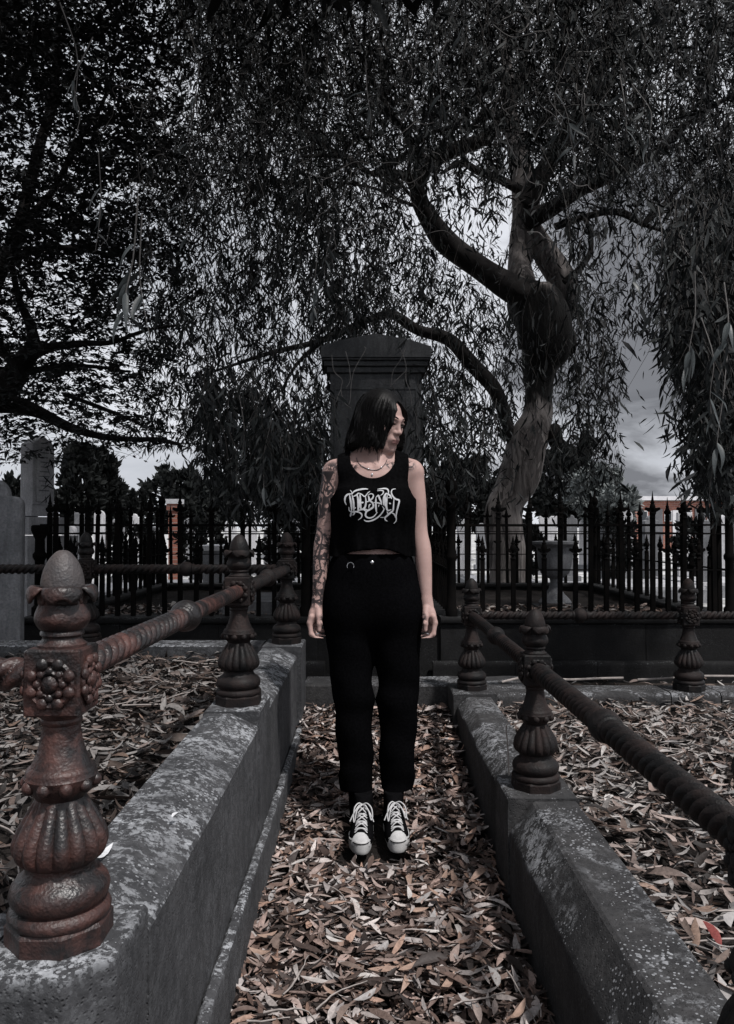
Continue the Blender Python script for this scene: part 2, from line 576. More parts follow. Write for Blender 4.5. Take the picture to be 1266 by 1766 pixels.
kprism(lk, runL, 'y', 2.781, 3.885, M['kerb'], seed=5)
kprism(lk, [(x + (0.02 if x > -0.4 else 0), z) for x, z in blockL], 'y', 3.891, 4.16, M['kerb'], seed=6)
backL = [(3.945, zb), (4.14, zb), (4.14, KZL - 0.003), (3.945, KZL - 0.003)]
for i, (a, b) in enumerate(((-0.541, -1.35), (-1.356, -1.6), (-1.606, -2.6), (-2.606, -3.3))):
    kprism(lk, backL, 'x', b, a, M['kerb'], seed=11 + i)
frontL = [(1.055, zb), (1.225, zb), (1.225, KZL - 0.004), (1.115, KZL - 0.004), (1.055, KZL - 0.07)]
kprism(lk, frontL, 'x', -1.6, -0.541, M['kerb'], seed=21)
# projecting plinth course on the path side
kprism(lk, [(-0.349, zb), (-0.322, zb), (-0.322, 0.166), (-0.329, 0.172), (-0.349, 0.174)], 'y', 1.10, 3.0, M['kerb'], 'plinth_stone', 0.005, 31)
kprism(lk, [(-0.349, zb), (-0.320, zb), (-0.320, 0.169), (-0.328, 0.176), (-0.349, 0.177)], 'y', 3.006, 4.16, M['kerb'], 'plinth_stone', 0.005, 32)

rk = thing('grave_kerb', 'low dark stone kerb with speckled lichen around the plot under the black twisted rail', 'kerb', (0.54, 2.5, 0))
blockR = [(0.435, zb), (0.655, zb), (0.655, KZR + .004), (0.435, KZR + .004)]
runR = [(0.440, zb), (0.648, zb), (0.648, KZR - 0.002), (0.512, KZR - 0.002), (0.440, KZR - 0.095)]
kprism(rk, blockR, 'y', 0.98, 1.22, M['kerb_dark'], seed=41)
kprism(rk, runR, 'y', 1.226, 2.385, M['kerb_dark'], seed=42)
kprism(rk, blockR, 'y', 2.391, 2.625, M['kerb_dark'], seed=43)
runR2 = [(0.452, zb), (0.625, zb), (0.625, KZR - 0.01), (0.505, KZR - 0.01), (0.452, KZR - 0.06)]
kprism(rk, runR2, 'y', 2.631, 3.875, M['kerb_dark'], seed=44)
kprism(rk, blockR, 'y', 3.881, 4.16, M['kerb_dark'], seed=45)
backR = [(3.93, zb), (4.14, zb), (4.14, KZR - 0.003), (3.945, KZR - 0.003), (3.93, KZR - 0.02)]
for i, (a, b) in enumerate(((0.641, 1.545), (1.551, 1.80), (1.806, 3.4))):
    kprism(rk, backR, 'x', a, b, M['kerb_dark'], seed=51 + i)
kprism(rk, [(1.02, zb), (1.18, zb), (1.18, KZR - .004), (1.02, KZR - .004)], 'x', 0.641, 1.7, M['kerb_dark'], seed=59)
ck = thing('stone_sill', 'dark stone sill closing the leafy path behind the woman', 'stone', (0.05, 4.2, 0))
kprism(ck, [(4.17, zb), (4.40, zb), (4.40, 0.325), (4.17, 0.32)], 'x', -0.34, 0.9, M['kerb_dark'], 'sill_stone', 0.005, 61)

# ------------------------------------------------------------------ cast iron posts
def S(a, b, t):
    t = min(1, max(0, (t - a) / (b - a))); return t * t * (3 - 2 * t)
def flute(n, amp):
    return lambda th, z: 1.0 - amp * (1 - abs(math.cos(n * th / 2)) ** 0.8)

def make_post(mat, mat2, label, tip=None):
    root = thing('fence_post', label, 'post')
    # octagonal base
    MB().lathe([(0.080, 0.0), (0.080, 0.028), (0.076, 0.033)], 8, phase=math.pi / 8).obj('base', mat2, root, False)
    MB().lathe([(0.070, 0.030), (0.076, 0.036), (0.077, 0.043), (0.073, 0.050), (0.066, 0.053), (0.067, 0.056), (0.073, 0.062), (0.075, 0.072), (0.072, 0.083), (0.064, 0.092),
                (0.056, 0.096), (0.052, 0.102), (0.050, 0.112), (0.052, 0.118)], 40, cap=False).obj('base_moulding', mat2, root, True, 50)
    b = MB()
    pr = []
    for i in range(25):
        t = i / 24
        z = 0.112 + t * 0.098
        r = 0.046 + 0.026 * math.sin(math.pi * min(1, (t / 0.85)) ** 0.62) if t < .85 else 0.046 - 0.010 * (t - .85) / .15
        pr.append((r, z))
    fl = lambda th, z: 1 - 0.115 * (1 - abs(math.cos(8 * th)) ** 0.7) * S(0.114, 0.128, z) * (1 - S(0.196, 0.208, z))
    b.lathe(pr, 96, rmod=fl, cap=False)
    b.obj('fluted_bulb', mat, root, True, 60)
    MB().lathe([(0.036, 0.206), (0.040, 0.212), (0.046, 0.220), (0.053, 0.232), (0.055, 0.240), (0.052, 0.244), (0.0525, 0.248), (0.049, 0.253), (0.044, 0.256)], 40, cap=False).obj('collar', mat, root, True, 50)
    for k in range(10):
        a = 2 * math.pi * (k + 0.3) / 10
        MB().ell((0.051 * math.cos(a), 0.051 * math.sin(a), 0.230), (0.0105, 0.0105, 0.0105), 10, 7).obj('bead', mat, root)
    MB().lathe([(0.046, 0.252), (0.042, 0.262), (0.036, 0.276), (0.0315, 0.292), (0.029, 0.308), (0.0285, 0.316), (0.031, 0.318), (0.0315, 0.323), (0.030, 0.326), (0.034, 0.329), (0.035, 0.334), (0.032, 0.337)], 36, cap=False).obj('shaft', mat, root, True, 50)
    # block with worn edges
    bl = MB()
    h, z0, z1, e = 0.043, 0.334, 0.432, 0.003
    vs = []
    for z, k in ((z0, h - e), (z0 + e, h), (z1 - e, h), (z1, h - e)):
        for (sx, sy) in ((-1, -1), (1, -1), (1, 1), (-1, 1)):
            if sx * sy > 0: vs += [(sx * k, sy * (k - e), z), (sx * (k - e), sy * k, z)]
            else: vs += [(sx * (k - e), sy * k, z), (sx * k, sy * (k - e), z)]
    fs = []
    for i in range(3):
        for k in range(8): fs.append((i * 8 + k, i * 8 + (k + 1) % 8, (i + 1) * 8 + (k + 1) % 8, (i + 1) * 8 + k))
    fs += [tuple(range(8)), tuple(24 + k for k in range(8))]
    block = bl.add(vs, fs).obj('block', mat, root, True, 30)
    # rosettes on the four faces
    def rosette():
        m = MB()
        pr = [(0.0335, -0.001), (0.0345, 0.003), (0.031, 0.006), (0.027, 0.004), (0.024, 0.002), (0.021, 0.005), (0.0165, 0.008), (0.0135, 0.0055), (0.0125, 0.004), (0.0105, 0.009), (0.005, 0.0115), (0.0005, 0.012)]
        def rm(th, z): return 1.0 + 0.07 * abs(math.cos(4 * th))
        m.lathe(pr, 64, rmod=rm, cap=False)
        for k in range(8):
            a = 2 * math.pi * (k + .5) / 8
            m.ell((0.031 * math.cos(a), 0.031 * math.sin(a), 0.004), (0.0095, 0.0095, 0.0058), 10, 6)
            m.ell((0.0195 * math.cos(a + .39), 0.0195 * math.sin(a + .39), 0.0055), (0.0062, 0.0062, 0.004), 8, 6)
        return m
    ros = rosette().mesh('rosette', mat, True, 60)
    for k in range(4):
        o = bpy.data.objects.new('rosette', ros)
        a = k * math.pi / 2
        o.matrix_local = Matrix.Rotation(a, 4, 'Z') @ Matrix.Translation((0, -h, 0.383)) @ Matrix.Rotation(math.pi / 2, 4, 'X')
        link(o, block)
    MB().lathe([(0.037, 0.431), (0.0375, 0.436), (0.032, 0.440), (0.029, 0.445), (0.030, 0.448), (0.033, 0.450), (0.033, 0.454), (0.030, 0.457)], 36, cap=False).obj('neck', mat, root, True, 50)
    # leafed bulb
    def rm(th, z):
        t = S(0.458, 0.475, z) * (1 - S(0.50, 0.515, z))
        return 1.0 + 0.08 * t * (abs(math.cos(2 * th)) ** 1.5 - 0.45)
    pr = [(0.029, 0.455), (0.036, 0.461), (0.0405, 0.470), (0.0405, 0.480), (0.036, 0.492), (0.0315, 0.502), (0.0295, 0.512), (0.031, 0.520)]
    MB().lathe(smooth_path(pr, 3).tolist(), 64, rmod=rm, cap=False).obj('leaf_bulb', mat, root, True, 60)
    # four broad leaf tips curling out under the acorn
    for k in range(4):
        path = smooth_path([(.0305, .496, .70), (.0325, .508, .74), (.0365, .519, .76), (.043, .5245, .74), (.0495, .521, .66), (.0525, .512, .50), (.052, .505, .26)], 3)
        nu = 11
        vs, fs = [], []
        for (rr, z_, wd) in path:
            for i in range(nu):
                u = i / (nu - 1) * 2 - 1
                th = u * wd
                r_ = rr - .0015 * u * u * (rr > .036) + .0012 * (1 - abs(u)) ** 3
                vs.append((r_ * math.cos(th), r_ * math.sin(th), z_ - .0075 * u * u * S(.036, .05, rr)))
        for j in range(len(path) - 1):
            for i in range(nu - 1): fs.append((j * nu + i, j * nu + i + 1, (j + 1) * nu + i + 1, (j + 1) * nu + i))
        o = MB().add(vs, fs).obj('curled_leaf', mat, root, True, 80)
        o.rotation_euler = (0, 0, k * math.pi / 2 - math.pi / 2 + .35)
        sm = o.modifiers.new('thick', 'SOLIDIFY'); sm.thickness = 0.0045; sm.offset = -1
    MB().lathe(smooth_path([(0.0285, 0.508), (0.0325, 0.518), (0.0325, 0.530), (0.029, 0.546), (0.0225, 0.560), (0.0135, 0.571), (0.007, 0.5755), (0.0006, 0.5765)], 3).tolist(), 36, cap=False).obj('acorn', tip or mat, root, True, 60)
    return root

M['acorn'] = M['rust']
M['tip'] = iron_mat('worn_iron', (0.06, 0.046, 0.043), (0.10, 0.08, 0.076), (0.04, 0.038, 0.04), 0.55, 0.5)
post1 = make_post(M['rust'], M['rust'], 'large rust-red iron post with rosette block and acorn tip on the lichened kerb corner', M['tip'])
post1.location = (-0.452, 1.145, KZL); post1.scale = (.94, .94, .983)
dark_labels = [
    ((-0.440, 2.65, KZL), 'dark rusty iron post midway along the high lichened kerb, rust-red rail end meeting its block'),
    ((-0.420, 4.03, KZL), 'dark iron post at the back corner of the raised plot, beside the tattooed forearm'),
    ((-1.47, 4.03, KZL), 'dark iron post mostly hidden behind the big rust-red post'),
    ((-2.55, 4.03, KZL), 'dark iron post on the back kerb beyond the shouldered grey headstone'),
    ((0.545, 2.505, KZR), 'black iron post on the low speckled kerb, whole from base to acorn, between two rails'),
    ((0.545, 4.02, KZR), 'black iron post at the path corner just beside the bare hand'),
    ((1.675, 4.02, KZR), 'black iron post on the back kerb in front of the urn enclosure wall'),
    ((0.553, 1.06, KZR), 'black iron post cut by the picture edge where the thick twisted rail ends'),
]
proto = make_post(M['rust_dark'], M['rust_dark'], dark_labels[0][1])
for i, (loc, lab) in enumerate(dark_labels):
    o = proto if i == 0 else copy_tree(proto)
    o.location = loc
    o.rotation_euler = (0, 0, 0 if i == 0 else random.uniform(-0.03, 0.03))
    o['label'] = lab; o['group'] = 'cast iron posts of the grave surrounds'
post1['group'] = 'cast iron posts of the grave surrounds'

# ------------------------------------------------------------------ twisted rails
def rail(a, b, mat, label, r=0.0235, pitch=0.10, plain_from=None, bulge=0.038):
    a, b = Vector(a), Vector(b)
    d = b - a; L = d.length
    root = thing('twisted_rail', label, 'rail', a, 'twisted rails between the posts')
    n = int(L / 0.0042)
    seg = 24
    vs, fs = [], []
    t = d.normalized()
    up = Vector((0, 0, 1)); side = t.cross(up).normalized(); up = side.cross(t)
    for i in range(n + 1):
        s = L * i / n
        near_c = abs(s - L / 2)
        fade = S(0.045, 0.07, near_c) * S(0, 0.03, s) * S(0, 0.03, L - s)
        if plain_from is not None:
            fade *= 1 - 0.8 * S(plain_from - 0.05, plain_from + .05, s)
        tw = 2 * math.pi * s / pitch
        for k in range(seg):
            th = 2 * math.pi * k / seg
            lobe = abs(math.cos(1.5 * (th - tw))) ** 0.8
            rr = r * (1 + fade * (0.12 - 0.62 * (1 - lobe) ** 1.3))
            vs.append(t * s + side * (rr * math.cos(th)) + up * (rr * math.sin(th)))
    for i in range(n):
        for k in range(seg):
            k2 = (k + 1) % seg
            fs.append((i * seg + k, i * seg + k2, (i + 1) * seg + k2, (i + 1) * seg + k))
    MB().add(vs, fs).obj('bar', mat, root, True, 70)
    # coupling in the middle
    cp = MB()
    pr = [(r * .9, -0.045), (r * 1.18, -0.042), (r * 1.25, -0.036), (r * 1.1, -0.030), (bulge * .92, -0.020), (bulge, -0.010), (bulge * 1.02, 0), (bulge, 0.010), (bulge * .92, 0.020), (r * 1.1, 0.030), (r * 1.25, 0.036), (r * 1.18, 0.042), (r * .9, 0.045)]
    cp.lathe(pr, 28, cap=False)
    m = Matrix.Translation(t * (L / 2)) @ t.to_track_quat('Z', 'Y').to_matrix().to_4x4()
    cp.xf(m).obj('coupling', mat, root, True, 60)
    return root
rz = 0.383
hb = 0.044
rail((-0.452, 1.145 + hb, KZL + rz), (-0.440, 2.65 - hb, KZL + rz), M['rust'], 'rust-red twisted iron rail running from the big rosette post along the lichened kerb', r=0.0225, plain_from=0.80)
rail((-0.440, 2.65 + hb, KZL + rz), (-0.420, 4.03 - hb, KZL + rz), M['rust_dark'], 'dark twisted rail from the middle post to the back corner of the raised plot')
rail((-0.420 - hb, 4.03, KZL + rz), (-1.47 + hb, 4.03, KZL + rz), M['rust_dark'], 'dark twisted rail across the back of the raised plot, in front of the table tomb')
rail((-1.47 - hb, 4.03, KZL + rz), (-2.55 + hb, 4.03, KZL + rz), M['rust_dark'], 'dark twisted rail crossing in front of the shouldered headstone')
rail((-2.55 - hb, 4.03, KZL + rz), (-3.6, 4.03, KZL + rz), M['rust_dark'], 'dark twisted rail running out past the headstone at the far end of the raised plot')
rail((-0.452 - hb, 1.145, KZL + rz), (-1.6, 1.145, KZL + rz), M['rust'], 'short visible stub of rust-red twisted rail on the outer side of the big rosette post', r=0.0225)
rail((0.553, 1.06 + hb, KZR + rz), (0.545, 2.505 - hb, KZR + rz), M['rust_dark'], 'thick black twisted rail sloping across the litter of the low plot to the middle post', r=0.0265)
rail((0.545, 2.505 + hb, KZR + rz), (0.545, 4.02 - hb, KZR + rz), M['rust_dark'], 'black rail from the middle low post back to the post beside the hand')
rail((0.545 + hb, 4.02, KZR + rz), (1.675 - hb, 4.02, KZR + rz), M['rust_dark'], 'black rail with a coupling running before the wall under the urn', r=0.02)
rail((1.675 + hb, 4.02, KZR + rz), (2.9, 4.02, KZR + rz), M['rust_dark'], 'black rail leaving the back kerb post towards the picture edge', r=0.02)

# ------------------------------------------------------------------ picket fences
FD, BD = 5.65, 9.0           # front and back line of the two enclosures
FB = CAM_H - 0.645           # top of the stone base
PT, PS = 0.905, 0.575        # tall and short pickets
def picket_mesh(h, short):
    m = MB()
    b = 0.0155
    m.box((0, 0, (h - 0.16) / 2), (2 * b, 2 * b, h - 0.16))
    z = h - 0.20 if not short else h - 0.17
    # knop, fleur and spear
    m.lathe([(0.013, z), (0.022, z + .008), (0.022, z + .014), (0.014, z + .022), (0.014, z + .034), (0.021, z + .040), (0.021, z + .048), (0.012, z + .056)], 8)
    s = 1.0 if not short else 0.85
    zc = z + 0.062
    for sg in (-1, 1):
        m.add([(0, -.012, zc - .004), (0, .012, zc - .004), (sg * .026 * s, -.012, zc - .006), (sg * .026 * s, .012, zc - .006), (sg * .056 * s, -.011, zc + .012), (sg * .056 * s, .011, zc + .012),
               (sg * .050 * s, -.011, zc + .028), (sg * .050 * s, .011, zc + .028), (sg * .018 * s, -.012, zc + .022), (sg * .018 * s, .012, zc + .022), (0, -.012, zc + .040), (0, .012, zc + .040)],
              [(0, 2, 4, 6, 8, 10), (11, 9, 7, 5, 3, 1), (0, 1, 3, 2), (2, 3, 5, 4), (4, 5, 7, 6), (6, 7, 9, 8), (8, 9, 11, 10)])
    m.lathe([(0.010, zc - .01), (0.020, zc + .01), (0.023, zc + .03), (0.017, zc + .048), (0.0125, zc + .055), (0.016, zc + .060), (0.016, zc + .066), (0.012, zc + .070), (0.009, zc + .085), (0.001, h + 0.012)], 8)
    return m.mesh('picket', M['iron'], True, 30)
def picket_variants():
    return picket_mesh(PT, False), picket_mesh(PS, True)
PK_T, PK_S = picket_variants()
def corner_mesh():
    m = MB()
    m.lathe([(0.045, 0), (0.045, .05), (.034, .07), (.032, .4), (.042, .42), (.042, .44), (.032, .46), (.03, .80), (.045, .83), (.05, .86), (.03, .88), (.028, .90), (.043, .93), (.046, .955), (.035, .985), (.015, 1.01), (.003, 1.06)], 12)
    return m.mesh('corner_post', M['iron'], True, 35)
CP = corner_mesh()

def pillar_mesh():
    m = MB()
    m.lathe([(0.055, 0), (0.055, .06), (.036, .08), (.034, .40), (.050, .43), (.050, .45), (.036, .47), (.034, .56), (.052, .60), (.062, .625), (.062, .655), (.05, .665)], 14)
    return m.mesh('corner_post', M['iron'], True, 35)
CP2 = pillar_mesh()
def enclosure(x0, x1, label, base_label, seed):
    cx = (x0 + x1) / 2
    fe = thing('picket_fence', label, 'fence', (cx, FD, FB), 'iron picket fences round the two enclosures')
    ba = thing('plinth_wall', base_label, 'wall', (cx, FD, 0), 'bluestone base walls under the picket fences')
    for (x, y) in ((x0, FD), (x1, FD), (x0, BD), (x1, BD)):
        o = bpy.data.objects.new('corner_post', CP2 if x < -2 and y < 6 else CP); o.location = (x - cx, y - FD, 0); link(o, fe)
    def run(a, b, along):
        a, b = Vector(a), Vector(b)
        L = (b - a).length; n = round(L / (0.1145 if along == 'x' else 0.168)); d = (b - a) / n
        for i in range(1, n):
            o = bpy.data.objects.new('picket', PK_T if i % 2 else PK_S)
            p = a + d * i
            o.location = (p.x - cx, p.y - FD, 0)
            o.rotation_euler = (random.gauss(0, .008), random.gauss(0, .008), 0 if along == 'x' else math.pi / 2)
            link(o, fe)
        for z, th in ((0.335, .010), (0.665, .014), (0.60, .009)):
            m = MB()
            c = (a + b) / 2 - Vector((cx, FD, 0))
            sz = (L - .06, .028, th) if along == 'x' else (.028, L - .06, th)
            m.box((c.x, c.y, z), sz)
            m.obj('rail', M['iron'], fe, False)
    run((x0, FD, 0), (x1, FD, 0), 'x'); run((x0, BD, 0), (x1, BD, 0), 'x')
    run((x0, FD, 0), (x0, BD, 0), 'y'); run((x1, FD, 0), (x1, BD, 0), 'y')
    # base: plinth course, face blocks, top moulding
    w = 0.09
    def wall(a0, a1, u, axis, sgn, seed, blocks):
        prof_top = [(u - w, FB - .05), (u - w - .02, FB - .045), (u - w - .028, FB - .02), (u - w - .02, FB - .002), (u + w + .02, FB - .002), (u + w + .028, FB - .02), (u + w + .02, FB - .045), (u + w, FB - .05)]
        kprism(ba, prof_top, axis, a0 - w, a1 + w, M['base'], 'coping_stone', 0.002, seed)
        e = np.linspace(a0 - w, a1 + w, blocks + 1)
        for k in range(blocks):
            kprism(ba, [(u - w, -.05), (u + w, -.05), (u + w, FB - .052), (u - w, FB - .052)], axis, e[k] + .002, e[k + 1] - .002, M['base'], 'base_block', 0.003, seed + k + 1)
        e = np.linspace(a0 - w - .06, a1 + w + .06, blocks + 2)
        for k in range(blocks + 1):
            kprism(ba, [(u - w - .07, -.05), (u - w - .003, -.05), (u - w - .003, .215), (u - w - .06, .21), (u - w - .07, .195)], axis, e[k] + .002, e[k + 1] - .002, M['base'], 'plinth_stone', 0.003, seed + 20 + k) if sgn else None
    wall(x0, x1, FD, 'x', 1, seed, 3)
    wall(x0, x1, BD, 'x', 0, seed + 40, 3)
    wall(FD + .2, BD - .2, x0, 'y', 0, seed + 60, 3)
    wall(FD + .2, BD - .2, x1, 'y', 0, seed + 80, 3)
    so = grid_obj('plot_soil', np.linspace(x0 + .05, x1 - .05, 20), np.linspace(FD + .05, BD - .05, 30), lambda x, y: FB - 0.10 + 0.02 * (y - FD) / 3, M['soil'], 0.03, seed)
    so['kind'] = 'structure'
enclosure(0.62, 2.66, 'black iron picket fence with fleur tips around the urn and pale eucalyptus trunk', 'dark bluestone wall under the picket fence that encloses the urn', 100)
enclosure(-2.40, -0.45, 'black iron picket fence between the tall gabled monument and the tattooed arm', 'dark bluestone wall under the picket fence beside the shouldered headstone', 300)

# ------------------------------------------------------------------ tall memorial behind the woman
MD = 5.9
mo = thing('memorial_stone', 'tall dark grey stone memorial with pediment top right behind the woman', 'monument', (P(648, 900, MD).x, MD, 0))
k = FPX / MD
def zz(py): return P(0, py, MD).z
def boxpart(name, w, d, z0, z1, mat, parent, rough=0.002, seed=1):
    kp = MB().prism([(-d / 2, z0), (d / 2, z0), (d / 2, z1), (-d / 2, z1)], 'x', -w / 2, w / 2, 0.05, 0.05, rough, seed)
    return kp.obj(name, mat, parent, True, 40)
ws = 153 / k
boxpart('plinth', 0.95, 0.62, 0.0, 0.45, M['base'], mo, seed=70)
boxpart('base_step', 0.82, 0.52, 0.452, 0.66, M['monument'], mo, seed=71)
boxpart('shaft', ws, 0.36, 0.662, zz(652), M['monument'], mo, seed=72)
zc = zz(652)
# cornice mouldings
for i, (ww, z0, z1) in enumerate(((ws + .05, 0.002, 0.045), (ws + .09, 0.047, 0.085), (ws + .125, 0.087, 0.105))):
    boxpart('cornice', ww, 0.36 + (ww - ws), zc + z0, zc + z1, M['monument'], mo, seed=73 + i)
wt = 183 / k
ped = MB()
zp0, zpe, zpm = zc + 0.107, zz(610), zz(589)
d = 0.50
pts = [(-wt / 2, zp0), (wt / 2, zp0), (wt / 2 + .0, zpe), (wt * .30, zpe + (zpm - zpe) * .52), (0, zpm), (-wt * .30, zpe + (zpm - zpe) * .52), (-wt / 2, zpe)]
ped.add([(x, -d / 2, z) for x, z in pts] + [(x, d / 2, z) for x, z in pts],
        [tuple(range(7)), tuple(reversed(range(7, 14)))] + [(i, 7 + i, 7 + (i + 1) % 7, (i + 1) % 7) for i in range(7)])
ped.obj('pediment', M['monument'], mo, False)
# sunken border on the shaft and the faint carved name
fr = MB()
for (x0, x1, z0, z1) in ((-ws / 2 + .03, -ws / 2 + .045, .75, zc - .12), (ws / 2 - .045, ws / 2 - .03, .75, zc - .12), (-ws / 2 + .03, ws / 2 - .03, zc - .12, zc - .105)):
    fr.box(((x0 + x1) / 2, -0.182, (z0 + z1) / 2), (x1 - x0, 0.008, z1 - z0))
fr.obj('border', M['monument'], mo, False)
def text_mesh(txt, size, name, mat, parent, loc, rot, extr=0.001, align='CENTER'):
    cu = bpy.data.curves.new(name, 'FONT'); cu.body = txt; cu.size = size; cu.extrude = extr; cu.align_x = align
    o = bpy.data.objects.new(name, cu); COL.objects.link(o)
    bpy.context.view_layer.update()
    me = bpy.data.meshes.new_from_object(o.evaluated_get(bpy.context.evaluated_depsgraph_get()))
    COL.objects.unlink(o); bpy.data.objects.remove(o)
    me.materials.clear(); me.materials.append(mat)
    q = bpy.data.objects.new(name, me); q.location = loc; q.rotation_euler = rot
    return link(q, parent)
M['carved'] = simple('carved_stone', (0.055, 0.056, 0.06), 0.9)
text_mesh('FARMER', 0.075, 'inscription', M['carved'], mo, (0.02, -0.1803, zz(664) - .03), (math.pi / 2, 0, 0))
# ------------------------------------------------------------------ graves, buildings and far things
GZ = lambda y: float(np.interp(y, [4.5, 11, 30, 500], [0.07, 0.05, 0.07, 0.4]))
def slab_profile(kind, w, h):
    pts = []
    if kind == 'round':
        pts = [(-w / 2, 0), (w / 2, 0)] + [(w / 2 * math.cos(a), h - w / 2 + w / 2 * math.sin(a)) for a in np.linspace(0, math.pi, 13)]
    elif kind == 'shoulder':
        r = w * .30
        pts = [(-w / 2, 0), (w / 2, 0), (w / 2, h - r * 1.5)] + [(w / 2 - r * .5 + r * .5 * math.cos(a), h - r * 1.5 + r * .5 * math.sin(a)) for a in np.linspace(0.2, math.pi / 2, 5)]
        pts += [(w / 2 - r * .75, h - r * .98)] + [((w / 2 - r * .75) * math.cos(a), h - r * .95 + r * .95 * math.sin(a)) for a in np.linspace(0.15, math.pi - .15, 13)] + [(-w / 2 + r * .75, h - r * .98)]
        pts += [(-w / 2 + r * .5 - r * .5 * math.cos(a), h - r * 1.5 + r * .5 * math.sin(a)) for a in np.linspace(math.pi / 2, 0.2, 5)] + [(-w / 2, h - r * 1.5)]
    elif kind == 'gable':
        pts = [(-w / 2, 0), (w / 2, 0), (w / 2, h - w * .35), (0, h), (-w / 2, h - w * .35)]
    elif kind == 'square':
        pts = [(-w / 2, 0), (w / 2, 0), (w / 2, h), (-w / 2, h)]
    return pts
def slab(mb, prof, d, c, rz=0.0, bev=0.012):
    n = len(prof)
    cx = sum(p[0] for p in prof) / n; cz = sum(p[1] for p in prof) / n
    co, si = math.cos(rz), math.sin(rz)
    vs = []
    for y, k in ((-d / 2, 1), (-d / 2 + bev, 0), (d / 2 - bev, 0), (d / 2, 1)):
        for (x, z) in prof:
            if k:
                L = math.hypot(x - cx, z - cz); f = max(0, 1 - bev / max(L, .05))
                x, z = cx + (x - cx) * f, (cz + (z - cz) * f)
            vs.append((c[0] + x * co - y * si, c[1] + x * si + y * co, c[2] + z))
    fs = [tuple(range(n)), tuple(reversed(range(3 * n, 4 * n)))]
    for i in range(3):
        for k in range(n): fs.append((i * n + k, i * n + (k + 1) % n, (i + 1) * n + (k + 1) % n, (i + 1) * n + k))
    return mb.add(vs, fs)

# shouldered headstone at the picture edge
hx = P(-12, 900, 5.3)
hs = thing('headstone', 'grey marble headstone with rounded shoulders at the picture edge behind the thin rail', 'headstone', (hx.x, 5.3, GZ(5.3)))
hb_ = MB(); slab(hb_, slab_profile('shoulder', 0.40, P(0, 826, 5.3).z - GZ(5.3) - .25), 0.10, (0, 0, .25), 0.12); hb_.obj('tablet', M['slate'], hs, True, 40)
MB().box((0, 0, .12), (.62, .34, .26)).obj('base', M['base'], hs, False)

# tall gabled monument, seen on its corner
mx = P(64, 900, 8.2)
gm = thing('gabled_monument', 'tall gabled gravestone with arched inscription panel standing over the fence under the branches', 'monument', (mx.x, 8.2, GZ(8.2)), rz=math.radians(60))
zt = lambda py: P(0, py, 8.2).z - GZ(8.2)
b1 = MB(); slab(b1, slab_profile('gable', 0.27, zt(752) - zt(872)), 0.20, (0, 0, zt(872))); b1.obj('shaft', M['pale'], gm, True, 30)
MB().box((0, 0, (zt(872) + zt(890)) / 2), (.34, .27, zt(872) - zt(890)), taper=.92).obj('upper_step', M['pale'], gm, False)
MB().box((0, 0, (zt(892) + zt(922)) / 2), (.48, .40, zt(892) - zt(922))).obj('middle_step', M['pale'], gm, False)
MB().box((0, 0, zt(924) / 2), (.62, .54, zt(924))).obj('pedestal', M['pale'], gm, False)
pn = MB(); slab(pn, slab_profile('gable', 0.19, (zt(768) - zt(866))), 0.03, (0, -.098, zt(866)), bev=.006); pn.obj('panel', M['pale'], gm, True, 30)

ins = MB()
for i in range(11):
    ww = .14 * random.uniform(.55, 1.0)
    ins.box((0, -.1142, zt(866) + .62 - i * .05), (ww, .003, .012))
ins.obj('inscription', M['slate'], gm, False)
# urn in the enclosure
ux = P(957, 1000, 7.1)
zu = lambda py: P(0, py, 7.1).z
un = thing('stone_urn', 'pale stone urn with wide flat rim on a square plinth inside the picket fence', 'urn', (ux.x, 7.1, FB - .12))
z0 = FB - .12
k7 = FPX / 7.1
ur = [(26, 1043), (28, 1038), (24, 1032), (16, 1024), (10, 1014), (8, 1004), (9, 998), (16, 995), (24, 988), (28, 975), (30, 955), (31, 945), (34, 942), (40, 938), (40, 934), (30, 933)]
MB().lathe([(a / k7, zu(b) - z0) for a, b in ur], 28, cap=True).obj('bowl', M['slate'], un, True, 40)
MB().box((0, 0, (zu(1044) - z0) / 2), (.36, .36, zu(1044) - z0)).obj('plinth', M['monument'], un, False)

# table tomb and brick pillar
tx = P(384, 960, 11.5)
tt = thing('table_tomb', 'low table tomb with pale overhanging slab seen through the pickets by the brick pillar', 'tomb', (tx.x, 11.5, GZ(11.5)))
zt2 = lambda py: P(0, py, 11.5).z - GZ(11.5)
MB().box((0, 0, zt2(948) / 2), (.42, .8, zt2(948))).obj('chest', M['slate'], tt, False)
MB().box((0, 0, zt2(944)), (.58, 1.0, .07)).obj('slab', M['pale'], tt, False)
tb = thing('low_tomb', 'long low ledger stone tilted in the litter of the fenced plot beside the tattooed arm', 'tomb', (P(430, 1040, 6.6).x, 6.6, FB - .1))
MB().box((0, 0, .07), (.5, .9, .16), rz=.25).obj('ledger', M['slate'], tb, False)

